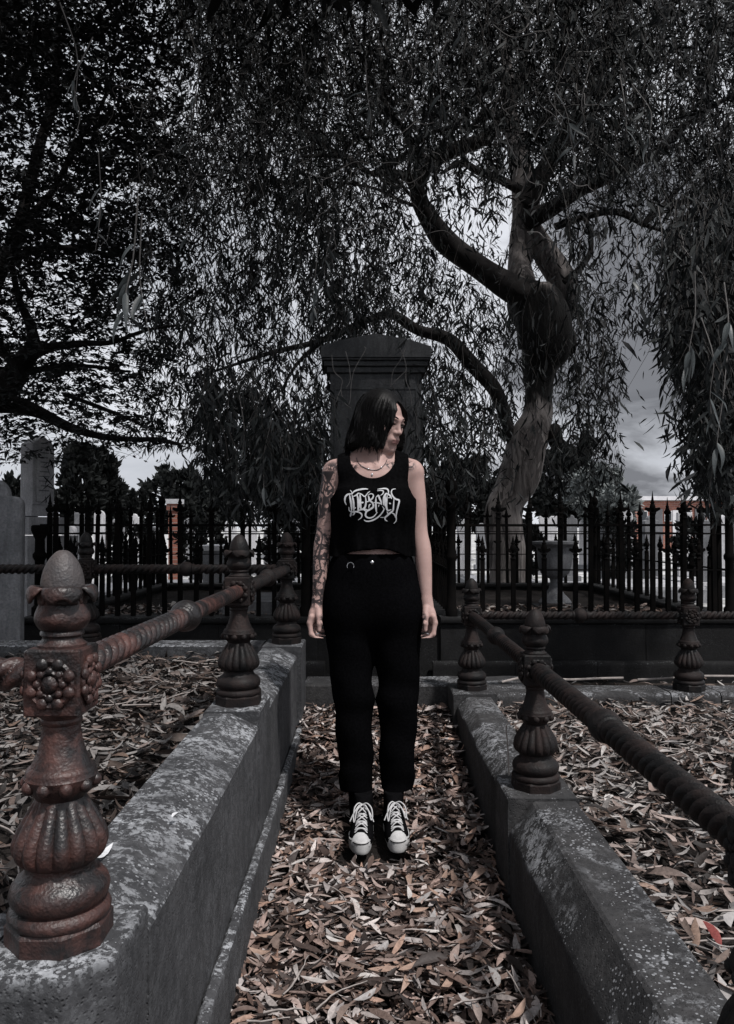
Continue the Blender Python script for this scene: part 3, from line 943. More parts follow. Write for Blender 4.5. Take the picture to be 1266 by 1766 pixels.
def brick_mat():
    t = NT('red_brick')
    b = t.node('ShaderNodeTexBrick')
    b.inputs['Scale'].default_value = 1.0
    b.inputs['Brick Width'].default_value = 0.24; b.inputs['Row Height'].default_value = 0.085
    b.inputs['Mortar Size'].default_value = 0.006
    b.inputs['Color1'].default_value = (0.33, 0.13, 0.09, 1); b.inputs['Color2'].default_value = (0.22, 0.09, 0.07, 1); b.inputs['Mortar'].default_value = (0.30, 0.27, 0.25, 1)
    g = t.node('ShaderNodeNewGeometry'); sx = t.node('ShaderNodeSeparateXYZ'); cb = t.node('ShaderNodeCombineXYZ')
    t.L(g.outputs['Position'], sx.inputs[0]); t.L(t.math('ADD', sx.outputs[0], sx.outputs[1]), cb.inputs[0]); t.L(sx.outputs[2], cb.inputs[1])
    t.L(cb.outputs[0], b.inputs['Vector'])
    return t.done(t.mix(t.ramp(t.noise(t.geo(), 2, 5), [(.3, .25), (.7, 0.0)]), b.outputs[0], (.12, .08, .07)), 0.9, .2)
M['brick'] = brick_mat()
M['white'] = simple('white_paint', (0.55, 0.55, 0.57), .6, .3, 0, .12, 6)
M['greydoor'] = simple('grey_paint', (0.10, 0.102, 0.11), .6, .3, 0, .15, 4)
M['glass'] = simple('dark_glass', (0.03, 0.035, 0.04), .15, .5)
bp = thing('brick_pillar', 'red brick pillar with white cap rising above the far graves', 'pillar', (P(301, 900, 16).x, 16, GZ(16)))
zp = lambda py: P(0, py, 16).z - GZ(16)
MB().box((0, 0, zp(880) / 2), (.20, .20, zp(880))).obj('shaft', M['brick'], bp, False)
MB().box((0, 0, zp(874)), (.27, .27, zp(868) - zp(880))).obj('neck', M['brick'], bp, False)
MB().box((0, 0, zp(865)), (.32, .32, zp(861) - zp(869))).obj('cap', M['white'], bp, False)

BDp = 36.0
bx0, bx1 = P(1096, 900, BDp).x, P(1480, 900, BDp).x
bd = thing('brick_building', 'long low red brick building with pale parapet and grey doors beyond the fence', 'building', ((bx0 + bx1) / 2, BDp, GZ(BDp)))
zb_ = lambda py: P(0, py, BDp).z - GZ(BDp)
W = bx1 - bx0
MB().box((0, 2.5, zb_(864) / 2), (W, 5, zb_(864))).obj('wall', M['brick'], bd, False)
MB().box((0, 2.45, (zb_(856) + zb_(863)) / 2), (W + .4, 5.4, zb_(856) - zb_(863))).obj('parapet', M['white'], bd, False)
for px, w, top, m in ((1132, 20, 878, 'greydoor'), (1166, 13, 880, 'white'), (1207, 18, 878, 'greydoor'), (1245, 13, 880, 'white')):
    cx = P(px, 900, BDp).x - (bx0 + bx1) / 2
    ww = w * BDp / FPX
    MB().box((cx, -.03, zb_(top) / 2), (ww, .10, zb_(top))).obj('door', M[m], bd, False)
for px in (1110, 1152, 1186, 1226):
    cx = P(px, 900, BDp).x - (bx0 + bx1) / 2
    f = MB().box((cx, -.02, zb_(890)), (.36, .08, .5)).obj('window', M['white'], bd, False)
    MB().box((cx, -.065, zb_(890)), (.28, .02, .42)).obj('pane', M['glass'], f, False)

# many far headstones
FARG = [
    # px, D, width px, top py, kind, mat, label
    (470, 13.0, 30, 905, 'round', 'pale', 'white round topped headstone between the pickets just above the dark rail end'),
    (505, 15.0, 22, 893, 'gable', 'slate', 'small gabled headstone half hidden by hanging leaves near the tattooed elbow'),
    (430, 18.0, 26, 888, 'shoulder', 'pale', 'white shouldered headstone behind the drooping big leaves'),
    (398, 22.0, 20, 896, 'round', 'pale', 'far white headstone just above the table tomb'),
    (345, 15.0, 24, 912, 'square', 'pale', 'squat square white stone between the brick pillar and the table tomb'),
    (325, 24.0, 14, 893, 'gable', 'slate', 'thin grey gabled stone next to the brick pillar'),
    (262, 14.0, 26, 908, 'round', 'slate', 'grey round headstone in the shade before the brick pillar'),
    (232, 19.0, 18, 886, 'shoulder', 'pale', 'white shouldered stone seen below the small cypress spires'),
    (205, 15.0, 20, 890, 'gable', 'pale', 'white pointed stone behind the dense fence corner under the dark conifer'),
    (172, 18.0, 18, 880, 'round', 'pale', 'white rounded stone below the tallest dark conifer'),
    (140, 16.0, 20, 884, 'square', 'slate', 'grey block stone between the gabled monument and the dark conifer'),
    (120, 12.0, 22, 905, 'round', 'pale', 'pale rounded stone close to the steps of the gabled monument'),
    (905, 14.5, 24, 898, 'round', 'pale', 'white round stone just beside the pale trunk foot'),
    (945, 18.0, 30, 890, 'square', 'pale', 'broad white stone directly behind the urn rim'),
    (985, 15.5, 20, 888, 'shoulder', 'slate', 'grey shouldered stone between the urn and the fence corner'),
    (1012, 20.0, 26, 893, 'round', 'pale', 'white rounded stone below the pale shrub'),
    (1048, 13.5, 24, 900, 'gable', 'slate', 'grey gabled stone where the side fence recedes'),
    (1080, 17.0, 22, 880, 'round', 'pale', 'white stone before the near end of the brick building'),
    (1122, 14.0, 26, 889, 'shoulder', 'slate', 'tall grey shouldered stone in front of the brick wall'),
    (1180, 15.5, 24, 884, 'square', 'pale', 'white slab standing before the grey building doors'),
    (1218, 12.5, 24, 897, 'round', 'slate', 'grey round stone by the thick fence corner post'),
    (1255, 17.0, 24, 886, 'gable', 'pale', 'white pointed stone at the picture edge before the building'),
    (800, 16.0, 24, 895, 'round', 'pale', 'white round stone seen just past the bare upper arm'),
    (830, 20.0, 18, 902, 'shoulder', 'slate', 'small grey stone between the memorial and the pale trunk'),
]
for (px, D, wpx, top, kind, m, lab) in FARG:
    c = P(px, 900, D)
    zg = GZ(D)
    t = thing('headstone', lab, 'headstone', (c.x, D, zg), 'far gravestones beyond the fence')
    w = wpx * D / FPX; h = P(0, top, D).z - zg
    mb = MB(); slab(mb, slab_profile(kind, w, h - .14), .13, (0, 0, .14), random.uniform(-.3, .3)); mb.obj('tablet', M[m], t, True, 40)
    MB().box((0, 0, .07), (w * 1.35, .32, .16)).obj('base', M['slate'], t, False)
# low surrounds: bright kerbs and slabs on the ground
SUR = [
    (300, 12.2, 1.5, 'pale ledger slab lying in the light behind the big post acorn'),
    (455, 12.6, 1.3, 'pale ledger slab lying on the ground just past the table tomb'),
    (1000, 11.8, 1.2, 'pale ledger slab behind the urn stem'),
    (1110, 12.4, 1.4, 'pale ledger slab beyond the receding side fence'),
    (1215, 13.2, 1.5, 'pale ledger slab near the thick corner post of the fence'),
    (860, 13.5, 1.2, 'pale ledger slab behind the pale trunk foot'),
    (160, 11.5, 1.2, 'pale ledger slab beyond the dense picket corner'),
]
for (px, D, w, lab) in SUR:
    c = P(px, 900, D)
    t = thing('ledger_slab', lab, 'grave slab', (c.x, D, GZ(D)), 'pale ledger slabs beyond the fence')
    MB().box((0, 0, .09), (w, 2.0, .2), taper=.97).obj('kerb', M['slate'], t, False)
    MB().box((0, 0, .21), (w * .85, 1.8, .05)).obj('slab', M['pale'], t, False)

# ------------------------------------------------------------------ leaves, built in bulk
def unit(v): return v / np.maximum(np.linalg.norm(v, axis=-1, keepdims=True), 1e-9)
def leaf_arrays(pos, d, nrm, L, W, curl, sick):
    """simple blade: base, two pairs, tip: 6 verts and 3 faces each"""
    N = len(pos)
    d = unit(d); s = unit(np.cross(d, nrm)); n = np.cross(s, d)
    V = np.zeros((N, 6, 3))
    def at(t, off):
        return pos + d * (L * t)[:, None] + n * (curl * L * t * t)[:, None] + s * ((sick * L * t * (1 - t) * 4) + off * W)[:, None]
    o = np.ones(N)
    V[:, 0] = at(0 * o, 0 * o); V[:, 1] = at(.30 * o, -.5 * o); V[:, 2] = at(.30 * o, .5 * o)
    V[:, 3] = at(.66 * o, -.38 * o); V[:, 4] = at(.66 * o, .38 * o); V[:, 5] = at(o, 0 * o)
    b = (np.arange(N) * 6)[:, None]
    F3 = np.concatenate([b + np.array([[0, 2, 1]]), b + np.array([[3, 4, 5]])])
    F4 = b + np.array([[1, 2, 4, 3]])
    return V.reshape(-1, 3), F3, F4
def leaves_obj(name, mat, parent, pos, d, nrm, L, W, curl, sick, col):
    V, F3, F4 = leaf_arrays(pos, d, nrm, L, W, curl, sick)
    if parent is not None: V = V - np.array(parent.location)
    me = np_mesh(name, V, [F3, F4], mat, False)
    set_col(me, np.repeat(col, 6, 0))
    return link(bpy.data.objects.new(name, me), parent)

DX = np.arange(50, 1300, 100)
DY = np.arange(50, 900, 100)
DENS = np.array([
    [.95, .92, .62, .90, 1.0, 1.0, 1.05, .95, .95, .95, .95, .90, .80],
    [.95, .95, .82, .95, 1.0, 1.05, 1.05, 1.05, .95, .95, .95, .95, .90],
    [.60, .90, .92, .98, 1.0, 1.0, 1.0, .88, .52, .85, .90, .95, .95],
    [.88, .90, .80, .68, .78, .82, .82, .50, .30, .65, .50, .60, .90],
    [.95, .95, .85, .72, .72, .72, .80, .70, .45, .55, .50, .55, .90],
    [.85, .80, .80, .55, .60, .65, .75, .85, .70, .65, .68, .40, .85],
    [.70, .70, .70, .68, .70, .55, .60, .72, .80, .55, .66, .06, .85],
    [.45, .55, .55, .60, .82, .75, .35, .72, .50, .42, .40, .02, .62],
    [.05, .15, .00, .10, .60, .60, .20, .40, .20, .22, .06, .00, .15]])
GAPS = [(262, 30, 30), (272, 75, 22), (42, 238, 34), (300, 130, 26), (440, 352, 32), (395, 395, 24), (520, 530, 30), (305, 585, 32), (60, 540, 36), (808, 325, 42), (765, 300, 26), (1062, 430, 34), (690, 215, 20), (360, 200, 20), (500, 660, 30), (225, 470, 24), (150, 610, 26), (1140, 80, 26), (120, 420, 20), (600, 420, 22), (950, 690, 22)]
def dens(px, py):
    fx = np.clip((px - 50) / 100, 0, 11.999); fy = np.clip((py - 50) / 100, 0, 7.999)
    i, j = fx.astype(int), fy.astype(int)
    tx, ty = fx - i, fy - j
    v = DENS[j, i] * (1 - tx) * (1 - ty) + DENS[j, i + 1] * tx * (1 - ty) + DENS[j + 1, i] * (1 - tx) * ty + DENS[j + 1, i + 1] * tx * ty
    for gx, gy, gr in GAPS:
        v = v * (1 - .62 * np.exp(-(((px - gx) ** 2 + (py - gy) ** 2) / gr ** 2) ** 2))
    v = np.where(py > 850, v * np.clip((905 - py) / 55, 0, 1), v)
    # clear sky window beside the right hand curtain and the bright gap on the lower left
    v = np.where((px > 1075) & (px < 1140) & (py > 575), v * .05, v)
    v = np.where((px > 196) & (px < 335) & (py > 772), v * .08, v)
    return v
def P_arr(px, py, D):
    u, v = (px - CX) / FPX, (CY - py) / FPX
    dy, dz = _cp - v * _sp, _sp + v * _cp
    s = D / dy
    return np.stack([u * s, D, CAM_H + dz * s], -1)

LEAFCOL = np.array([(0.014, 0.0165, 0.0165), (0.022, 0.025, 0.0255), (0.010, 0.0115, 0.0118), (0.045, 0.049, 0.050), (0.017, 0.0185, 0.020)])

# ------------------------------------------------------------------ weeping eucalyptus
TD = 10.0
def bark_mat():
    t = NT('gum_bark')
    v = t.geo((1.0, 1.0, 0.28))
    n = t.noise(v, 3.4, 7, 0.62, 0.8)
    n2 = t.noise(t.geo((1, 1, .12)), 26, 5, .65)
    n3 = t.noise(t.geo((1, 1, .5)), 1.3, 3, .5)
    col = t.ramp(n, [(0.34, (0.09, 0.078, 0.074)), (0.46, (0.30, 0.275, 0.262)), (0.49, (0.055, 0.049, 0.048)), (0.60, (0.24, 0.22, 0.212))])
    col = t.mix(t.ramp(n2, [(0.4, 0.0), (0.7, 0.5)]), col, (0.07, 0.062, 0.06))
    # the old burn scar round the upper trunk
    g = t.node('ShaderNodeNewGeometry'); sp = t.node('ShaderNodeSeparateXYZ'); t.L(g.outputs['Position'], sp.inputs[0])
    zn = t.math('ADD', sp.outputs[2], t.math('MULTIPLY', t.math('SUBTRACT', t.noise(t.geo((3.5, 3.5, .7)), 1.6, 5, .6), .5), 1.3))
    burn = t.math('MULTIPLY', t.ramp(t.math('MULTIPLY', zn, .1), [(.268, 0.0), (.283, 1.0)]), t.ramp(t.math('MULTIPLY', zn, .1), [(.415, 1.0), (.44, 0.0)]))
    col = t.mix(burn, col, (.006, .0058, .0058))
    t.bump(t.math('ADD', n, n2), .7, .03)
    return t.done(col, .85, .2)
M['bark'] = bark_mat()
def charred_mat():
    t = NT('charred_bark')
    n = t.noise(t.geo((1, 1, .2)), 14, 6, .7)
    t.bump(n, .8, .04)
    return t.done(t.ramp(n, [(.35, (.003, .003, .003)), (.7, (.014, .013, .013))]), .95, .1)
M['char'] = charred_mat()
M['bark_dark'] = simple('dark_bark', (0.020, 0.0185, 0.0185), .9, .1, 0, .5, 9, .6)

et = thing('eucalyptus_tree', 'weeping eucalyptus with pale bent trunk, charred fork and curtains of hanging narrow leaves', 'tree', P(872, 1020, TD))
def limb(name, ipts, mat, parent, D=TD, per=8, seg=14, knob=0.10, seed=0, dd=0.0):
    """ipts: (px, py, width px); depth eases by dd along the limb"""
    n = len(ipts)
    a = []
    for i, (x, y, w) in enumerate(ipts):
        d = D + dd * (i / max(1, n - 1))
        p = P(x, y, d); a.append((p.x, p.y, p.z, w / 2 * d / FPX))
    a = smooth_path(a, per)
    pts = a[:, :3].copy(); rad = np.maximum(a[:, 3], .004)
    nz = vnoise(pts, 3.0, seed)
    nz2 = np.stack([vnoise(pts, 1.6, seed + 3 + k) for k in range(3)], 1)
    pts += nz2 * (rad * .35)[:, None]
    pts -= np.array(parent.location)
    lob = random.uniform(0, 6)
    m = MB().tube(pts.tolist(), (rad * (1 + knob * nz)).tolist(), seg, rfun=lambda th, i: 1 + .07 * math.sin(2 * th + lob + i * .11) + .04 * math.sin(5 * th - i * .2))
    return m.obj(name, mat, parent, True, 80)

limb('trunk', [(875, 1040, 66), (875, 960, 62), (876, 900, 60), (877, 862, 59), (886, 816, 70), (905, 770, 68), (923, 725, 55), (929, 679, 48), (934, 633, 58), (947, 596, 80), (944, 541, 84), (932, 508, 84), (926, 492, 66)], M['bark'], et, per=8, seg=24, knob=.08, seed=1)
MB().ell(P(957, 752, TD - .1) - Vector(et.location), (.10, .12, .17), 14, 10).obj('burl', M['bark_dark'], et)
MB().ell(P(981, 590, TD) - Vector(et.location), (.10, .12, .20), 14, 10).obj('burl', M['char'], et)
limb('limb', [(935, 520, 60), (880, 492, 48), (835, 468, 40), (795, 438, 36), (755, 402, 36), (726, 358, 32), (722, 320, 28), (740, 282, 28), (785, 258, 26), (835, 238, 22), (870, 200, 18), (900, 130, 12), (910, 60, 8)], M['bark_dark'], et, seed=3, dd=-1.0)
limb('limb', [(908, 510, 52), (900, 455, 44), (905, 400, 50), (902, 340, 46), (896, 280, 36), (880, 200, 26), (872, 100, 18), (860, 0, 12), (850, -90, 8)], M['bark'], et, seed=4, dd=.6)
limb('limb', [(960, 540, 58), (966, 488, 50), (944, 440, 42), (915, 395, 34)], M['bark'], et, seed=5, D=TD + .1)
limb('limb', [(915, 380, 36), (955, 362, 26), (1000, 328, 24), (1060, 300, 18), (1130, 262, 14), (1200, 200, 10), (1290, 150, 6)], M['bark_dark'], et, seed=6, dd=-1.4)
limb('limb', [(910, 350, 34), (940, 290, 30), (975, 235, 26), (1010, 170, 20), (1050, 90, 15), (1075, 0, 10), (1090, -80, 7)], M['bark_dark'], et, seed=7, dd=-.8)
limb('branch', [(955, 392, 12), (1010, 374, 11), (1060, 366, 10), (1110, 388, 8), (1150, 402, 6), (1195, 425, 4)], M['bark_dark'], et, seed=8, dd=-.6)
limb('branch', [(972, 486, 10), (1000, 462, 11), (1018, 434, 10), (1017, 398, 8), (1003, 368, 8)], M['bark_dark'], et, seed=9, D=TD - .2)
limb('branch', [(895, 330, 16), (862, 312, 14), (822, 296, 13), (796, 282, 10), (760, 300, 6)], M['bark_dark'], et, seed=10, dd=-.3)
limb('limb', [(886, 775, 16), (872, 718, 23), (853, 672, 24), (812, 628, 25), (774, 586, 21), (722, 566, 20), (676, 541, 16), (628, 554, 11), (580, 578, 11), (530, 594, 9), (470, 607, 8), (400, 630, 5), (340, 650, 4)], M['bark_dark'], et, seed=11, dd=-1.6)
limb('branch', [(566, 580, 9), (540, 600, 8), (512, 628, 6), (492, 660, 4)], M['bark_dark'], et, seed=12, D=9.2)
limb('branch', [(722, 330, 18), (690, 300, 12), (640, 300, 9), (590, 270, 7), (520, 270, 5)], M['bark_dark'], et, seed=13, D=9.2, dd=-1.5)
limb('branch', [(735, 290, 16), (700, 230, 12), (660, 170, 10), (620, 90, 8), (600, 0, 6)], M['bark_dark'], et, seed=14, D=9.1, dd=-1.5)

# procedural secondary branches from the limbs
def sec_branch(p0, dirv, L, r0, parent, mat, seed):
    pts = [np.array(p0)]
    d = np.array(dirv, float); d /= np.linalg.norm(d)
    rr = np.random.default_rng(seed)
    n = 9
    for i in range(n):
        d = d + rr.normal(0, .22, 3) + np.array([0, 0, -.05 * i / n])
        d /= np.linalg.norm(d)
        pts.append(pts[-1] + d * L / n)
    a = smooth_path(pts, 2)
    MB().tube((a - np.array(parent.location)).tolist(), np.linspace(r0, .004, len(a)).tolist(), 6).obj('branch', mat, parent)
for k in range(46):
    px, py = random.choice([(740, 282), (870, 200), (880, 150), (1000, 328), (1060, 300), (1130, 262), (1010, 170), (1050, 90), (905, 100), (660, 170), (620, 90), (590, 270), (785, 258), (1110, 388), (640, 300), (726, 358)])
    p = P(px, py, random.uniform(8.6, 10))
    a = random.uniform(0, 6.28)
    sec_branch(p, (1.2 * math.cos(a), 1.0 * math.sin(a) - .5, random.uniform(-.1, .9)), random.uniform(1.2, 3.0), random.uniform(.015, .04), et, M['bark_dark'], k)

TRK = np.array([(866, 1010, 44), (874, 890, 40), (886, 830, 40), (905, 778, 42), (926, 730, 40), (936, 660, 40), (942, 610, 44), (945, 560, 52), (930, 510, 52), (880, 492, 30), (835, 468, 26), (795, 438, 24), (755, 402, 24), (727, 358, 22), (725, 310, 20), (905, 450, 30), (904, 380, 32), (900, 310, 28), (960, 470, 30), (955, 362, 18), (1000, 330, 18), (1050, 305, 14), (940, 290, 20), (850, 668, 20), (810, 620, 20), (760, 588, 18), (700, 552, 16), (1010, 374, 10), (1060, 366, 10), (1110, 388, 9), (1018, 420, 9), (785, 258, 16), (835, 238, 14)], float)
def near_trunk(qx, qy):
    m = np.zeros(len(qx), bool)
    for a, b in zip(TRK[:-1], TRK[1:]):
        if np.hypot(*(a - b)[:2]) > 110: b = a + 1e-3
        ab = (b - a)[:2]; t = np.clip(((qx - a[0]) * ab[0] + (qy - a[1]) * ab[1]) / (ab @ ab), 0, 1)
        m |= np.hypot(qx - a[0] - ab[0] * t, qy - a[1] - ab[1] * t) < a[2] + (b[2] - a[2]) * t
    return m
def gen_weeping(NS, seed, Dlo, Dhi, xlo=-120, xhi=1380, ylo=-170, yhi=880, leafn=(9, 20), tree=0):
    r = np.random.default_rng(seed)
    px = r.uniform(xlo, xhi, NS * 4); py = r.uniform(ylo, yhi, NS * 4)
    D = r.uniform(Dlo, Dhi, NS * 4)
    q = dens(px, py) ** 1.5
    w = P_arr(px, py, D)
    q = q * np.clip(1.0 + 1.5 * vnoise(w, 1.7, 77) + .9 * vnoise(w, 4.0, 78), .02, 2.6) * .5
    keep = r.uniform(0, 1, len(q)) < q
    # the left tree takes over at the lower left
    keep &= ~((px < 330) & (r.uniform(0, 1, len(px)) < np.clip((330 - px) / 120, 0, 1) * .93))
    w = w[keep][:NS]; N = len(w)
    L = r.uniform(.25, .85, N)
    pos, dd_, tw = [], [], []
    sway = r.normal(0, .16, (N, 2))
    nl = r.integers(leafn[0], leafn[1], N)
    tot = int(nl.sum())
    idx = np.repeat(np.arange(N), nl)
    t = r.uniform(0.0, 1.05, tot)
    off = np.stack([sway[idx, 0] * t * L[idx] * 1.4 + r.normal(0, .018, tot), sway[idx, 1] * t * L[idx] * 1.4 + r.normal(0, .018, tot), -t * L[idx]], 1)
    off[:, 0] += .03 * np.sin(6 * t + idx)
    pos = w[idx] + off
    d = np.stack([r.normal(0, .5, tot), r.normal(0, .5, tot), -np.abs(r.normal(.85, .35, tot))], 1)
    # sprays in the upper crown point every way
    up = np.clip((pos[:, 2] - 3.6) / 2.5, 0, 1)
    d[:, 2] += up * r.normal(.45, .5, tot)
    qx, qy = proj(pos)
    k2 = r.uniform(0, 1, tot) < np.clip(dens(qx, qy) * 5.0, 0, 1)
    k2 &= ~(near_trunk(qx, qy) & (r.uniform(0, 1, tot) < .80) & (pos[:, 1] < TD + .2))
    strands = []
    for i in range(N):
        m = 5
        tt = np.linspace(0, 1, m)
        strands.append(np.stack([w[i, 0] + sway[i, 0] * tt * L[i] * 1.4 + .03 * np.sin(6 * tt + i), w[i, 1] + sway[i, 1] * tt * L[i] * 1.4, w[i, 2] - tt * L[i]], 1))
    sx, sy = proj(np.array([s[-1] for s in strands]))
    sk = dens(sx, sy) > .12
    mx, my = proj(np.array([s[2] for s in strands]))
    sk &= ~((near_trunk(mx, my) | near_trunk(sx, sy)) & (r.uniform(0, 1, N) < .85) & (w[:, 1] < TD + .2))
    strands = [s for s, k in zip(strands, sk) if k]
    return pos[k2], d[k2], strands, r
def crown(parent, NS, seed, Dlo, Dhi, **kw):
    pos, d, strands, r = gen_weeping(NS, seed, Dlo, Dhi, **kw)
    n = len(pos)
    nrm = r.normal(0, 1, (n, 3))
    L = r.uniform(.065, .135, n); Wd = L * r.uniform(.12, .20, n)
    col = LEAFCOL[r.integers(0, len(LEAFCOL), n)] * r.uniform(.7, 1.3, (n, 1))
    o = leaves_obj('crown', M['leaf'], parent, pos, d, nrm, L, Wd, r.normal(0, .15, n), r.normal(0, .07, n), col)
    o['kind'] = 'stuff'
    ribbons(strands, parent, .0022, mat=M['fine_twig'])
    print('crown leaves', n)
def ribbons(strands, parent, rad, name='hanging_twigs', mat=None):
    a = np.array(strands)                       # (N, m, 3)
    N, m, _ = a.shape
    t = np.gradient(a, axis=1); t = unit(t)
    ref = np.array([.3, 1, .2]); s1 = unit(np.cross(t, ref)); s2 = np.cross(t, s1)
    ring = []
    R = np.linspace(1, .45, m)[None, :, None] * rad
    for k in range(3):
        th = 2 * math.pi * k / 3
        ring.append(a + (s1 * math.cos(th) + s2 * math.sin(th)) * R)
    V = np.stack(ring, 2)                        # N,m,3,3
    V = V.reshape(-1, 3)
    if parent is not None: V = V - np.array(parent.location)
    base = (np.arange(N) * m * 3)[:, None, None]
    i = np.arange(m - 1)[None, :, None] * 3
    k = np.arange(3)[None, None, :]; k2 = (k + 1) % 3
    F = np.stack([base + i + k, base + i + k2, base + i + 3 + k2, base + i + 3 + k], -1).reshape(-1, 4)
    o = link(bpy.data.objects.new(name, np_mesh(name, V, [F], mat or M['twig'])), parent)
    o['kind'] = 'stuff'
    return o
crown(et, 13600, 5, 5.6, 13.0)
crown(et, 40, 10, 5.0, 5.4, xlo=548, xhi=590, ylo=660, yhi=740)
crown(et, 14, 12, 4.9, 5.4, xlo=716, xhi=750, ylo=660, yhi=760)
crown(et, 650, 8, 3.7, 5.6, xlo=1140, xhi=1310, ylo=330, yhi=770)
crown(et, 300, 9, 4.6, 6.0, xlo=340, xhi=535, ylo=620, yhi=800)

# pale contorted twigs hanging in the crown nearer the viewer
tw = []
for k in range(260):
    px, py = random.uniform(200, 1000), random.uniform(20, 420)
    if random.random() > float(dens(np.array([px]), np.array([py]))[0]): continue
    D = random.uniform(4.6, 7.5)
    p = np.array(P(px, py, D)); d = np.array([random.gauss(0, 1), random.gauss(0, .6), random.gauss(-.4, .7)]); d /= np.linalg.norm(d)
    pts = [p]
    for i in range(8):
        d = d + np.array([random.gauss(0, .5), random.gauss(0, .4), random.gauss(-.06, .5)]); d /= np.linalg.norm(d)
        pts.append(pts[-1] + d * .055)
    tw.append(smooth_path(pts, 3))
ribbons([t for t in tw], et, .0042, 'contorted_twigs')

# big leaves that hang close enough to be told apart
def blade_mesh(name, mat, L=1.0, W=.17, sick=.06, fold=.16, curl=.12, nv=9):
    vs, fs = [], []
    for i in range(nv):
        t = i / (nv - 1)
        w = W * (math.sin(math.pi * t ** .62) ** .9) * (1 - .25 * t) + .004
        x = sick * 4 * t * (1 - t)
        z = curl * math.sin(t * 2.4) - curl * .6 * t
        for u in (-1, -.5, 0, .5, 1):
            vs.append((x + u * w / 2, t, z + abs(u) * fold * w / 2))
    for i in range(nv - 1):
        for k in range(4): fs.append((i * 5 + k, i * 5 + k + 1, (i + 1) * 5 + k + 1, (i + 1) * 5 + k))
    return MB().add(vs, fs).mesh(name, mat, True)
M['bigleaf'] = simple('gum_leaf', (0.045, 0.053, 0.055), .45, .4, 0, .3, 22, .15)
BL = [blade_mesh('leaf', M['bigleaf'], W=w, sick=s, fold=.2, curl=c) for w, s, c in ((.17, .06, .12), (.21, -.05, .2), (.15, .09, .05), (.19, -.08, -.1))]
SPR = [  # px, py, D, leaf count, leaf length m, spread
    (215, 545, 2.6, 8, .14, .5), (250, 565, 2.8, 5, .13, .5), (132, 172, 3.2, 3, .11, .7), (138, 225, 3.2, 2, .11, .3),
    (455, 850, 4.6, 8, .16, .7), (420, 800, 4.8, 7, .15, .6), (490, 865, 4.8, 6, .15, .8), (395, 770, 5.2, 6, .14, .5),
    (985, 270, 4.4, 6, .15, .7), (1010, 240, 4.6, 5, .15, .9), (960, 225, 4.8, 6, .15, 1.0), (1120, 260, 4.5, 7, .15, .7), (1080, 235, 4.7, 5, .14, .9),
    (1190, 620, 3.6, 5, .15, .35), (1225, 700, 3.4, 6, .16, .35), (1240, 760, 3.6, 5, .15, .6), (1215, 560, 3.8, 6, .14, .35), (1175, 520, 4.2, 5, .14, .4), (1250, 640, 3.3, 5, .16, .3),
    (1225, 860, 3.8, 5, .14, .9), (1140, 470, 4.6, 6, .14, .4), (640, 230, 4.2, 4, .13, .9), (540, 540, 5.0, 6, .14, .4), (560, 500, 5.4, 6, .14, .4), (320, 420, 4.6, 5, .13, .9),
    (170, 420, 3.6, 3, .12, .5), (330, 240, 4.0, 4, .12, 1.0), (1090, 520, 4.6, 5, .14, .4), (760, 180, 4.6, 5, .14, .9), (800, 60, 4.8, 5, .14, .9)]
for si, (px, py, D, n, L, sp) in enumerate(SPR):
    base = P(px, py - 25, D)
    top = base + Vector((random.uniform(-.08, .08), random.uniform(-.05, .1), .35))
    tp = smooth_path([top, base + Vector((random.uniform(-.03, .03), 0, .15)), base, base + Vector((random.uniform(-.03, .03), 0, -.10))], 4)
    MB().tube((tp - np.array(et.location)).tolist(), np.linspace(.003, .0015, len(tp)).tolist(), 5).obj('twig', M['twig'], et)
    for j in range(n):
        q = tp[random.randint(3, len(tp) - 1)]
        d = Vector((random.gauss(0, sp), random.gauss(0, sp * .6), -1)).normalized()
        o = bpy.data.objects.new('leaf', random.choice(BL))
        rot = d.to_track_quat('Y', 'Z').to_matrix().to_4x4() @ Matrix.Rotation(random.uniform(-1.2, 1.2), 4, 'Y')
        o.matrix_local = Matrix.Translation(Vector(q) - Vector(et.location)) @ rot @ Matrix.Scale(L * random.uniform(.75, 1.1), 4)
        link(o, et)

# ------------------------------------------------------------------ dark spreading tree on the left
LD = 7.2
lt = thing('spreading_tree', 'dark spreading tree whose low forked boughs reach in above the gabled monument', 'tree', P(-190, 1000, LD))
limb('trunk', [(-190, 1080, 130), (-190, 960, 115), (-175, 860, 105), (-140, 780, 95), (-95, 735, 80)], M['bark_dark'], lt, D=LD, seed=21, seg=16)
limb('limb', [(-120, 760, 70), (-60, 715, 56), (0, 676, 46), (38, 628, 34), (58, 596, 24), (52, 560, 18), (34, 520, 14), (20, 460, 10)], M['bark_dark'], lt, D=LD, seed=22, dd=-.4)
limb('limb', [(40, 622, 22), (80, 600, 17), (140, 592, 12), (192, 590, 9), (250, 570, 6), (310, 560, 4)], M['bark_dark'], lt, D=LD - .2, seed=23, dd=-.5)
limb('limb', [(-60, 700, 40), (0, 702, 20), (60, 710, 18), (120, 738, 15), (178, 754, 12), (230, 757, 9), (270, 757, 8), (310, 766, 5)], M['bark_dark'], lt, D=LD, seed=24, dd=-.3)
limb('branch', [(20, 684, 14), (60, 700, 12), (110, 728, 9), (150, 745, 6)], M['bark_dark'], lt, D=LD - .3, seed=25)
limb('branch', [(38, 646, 12), (80, 636, 11), (120, 632, 9), (170, 634, 7), (225, 642, 4)], M['bark_dark'], lt, D=LD - .2, seed=26)
limb('branch', [(110, 680, 9), (160, 698, 8), (210, 718, 6), (250, 736, 4)], M['bark_dark'], lt, D=LD - .3, seed=27)
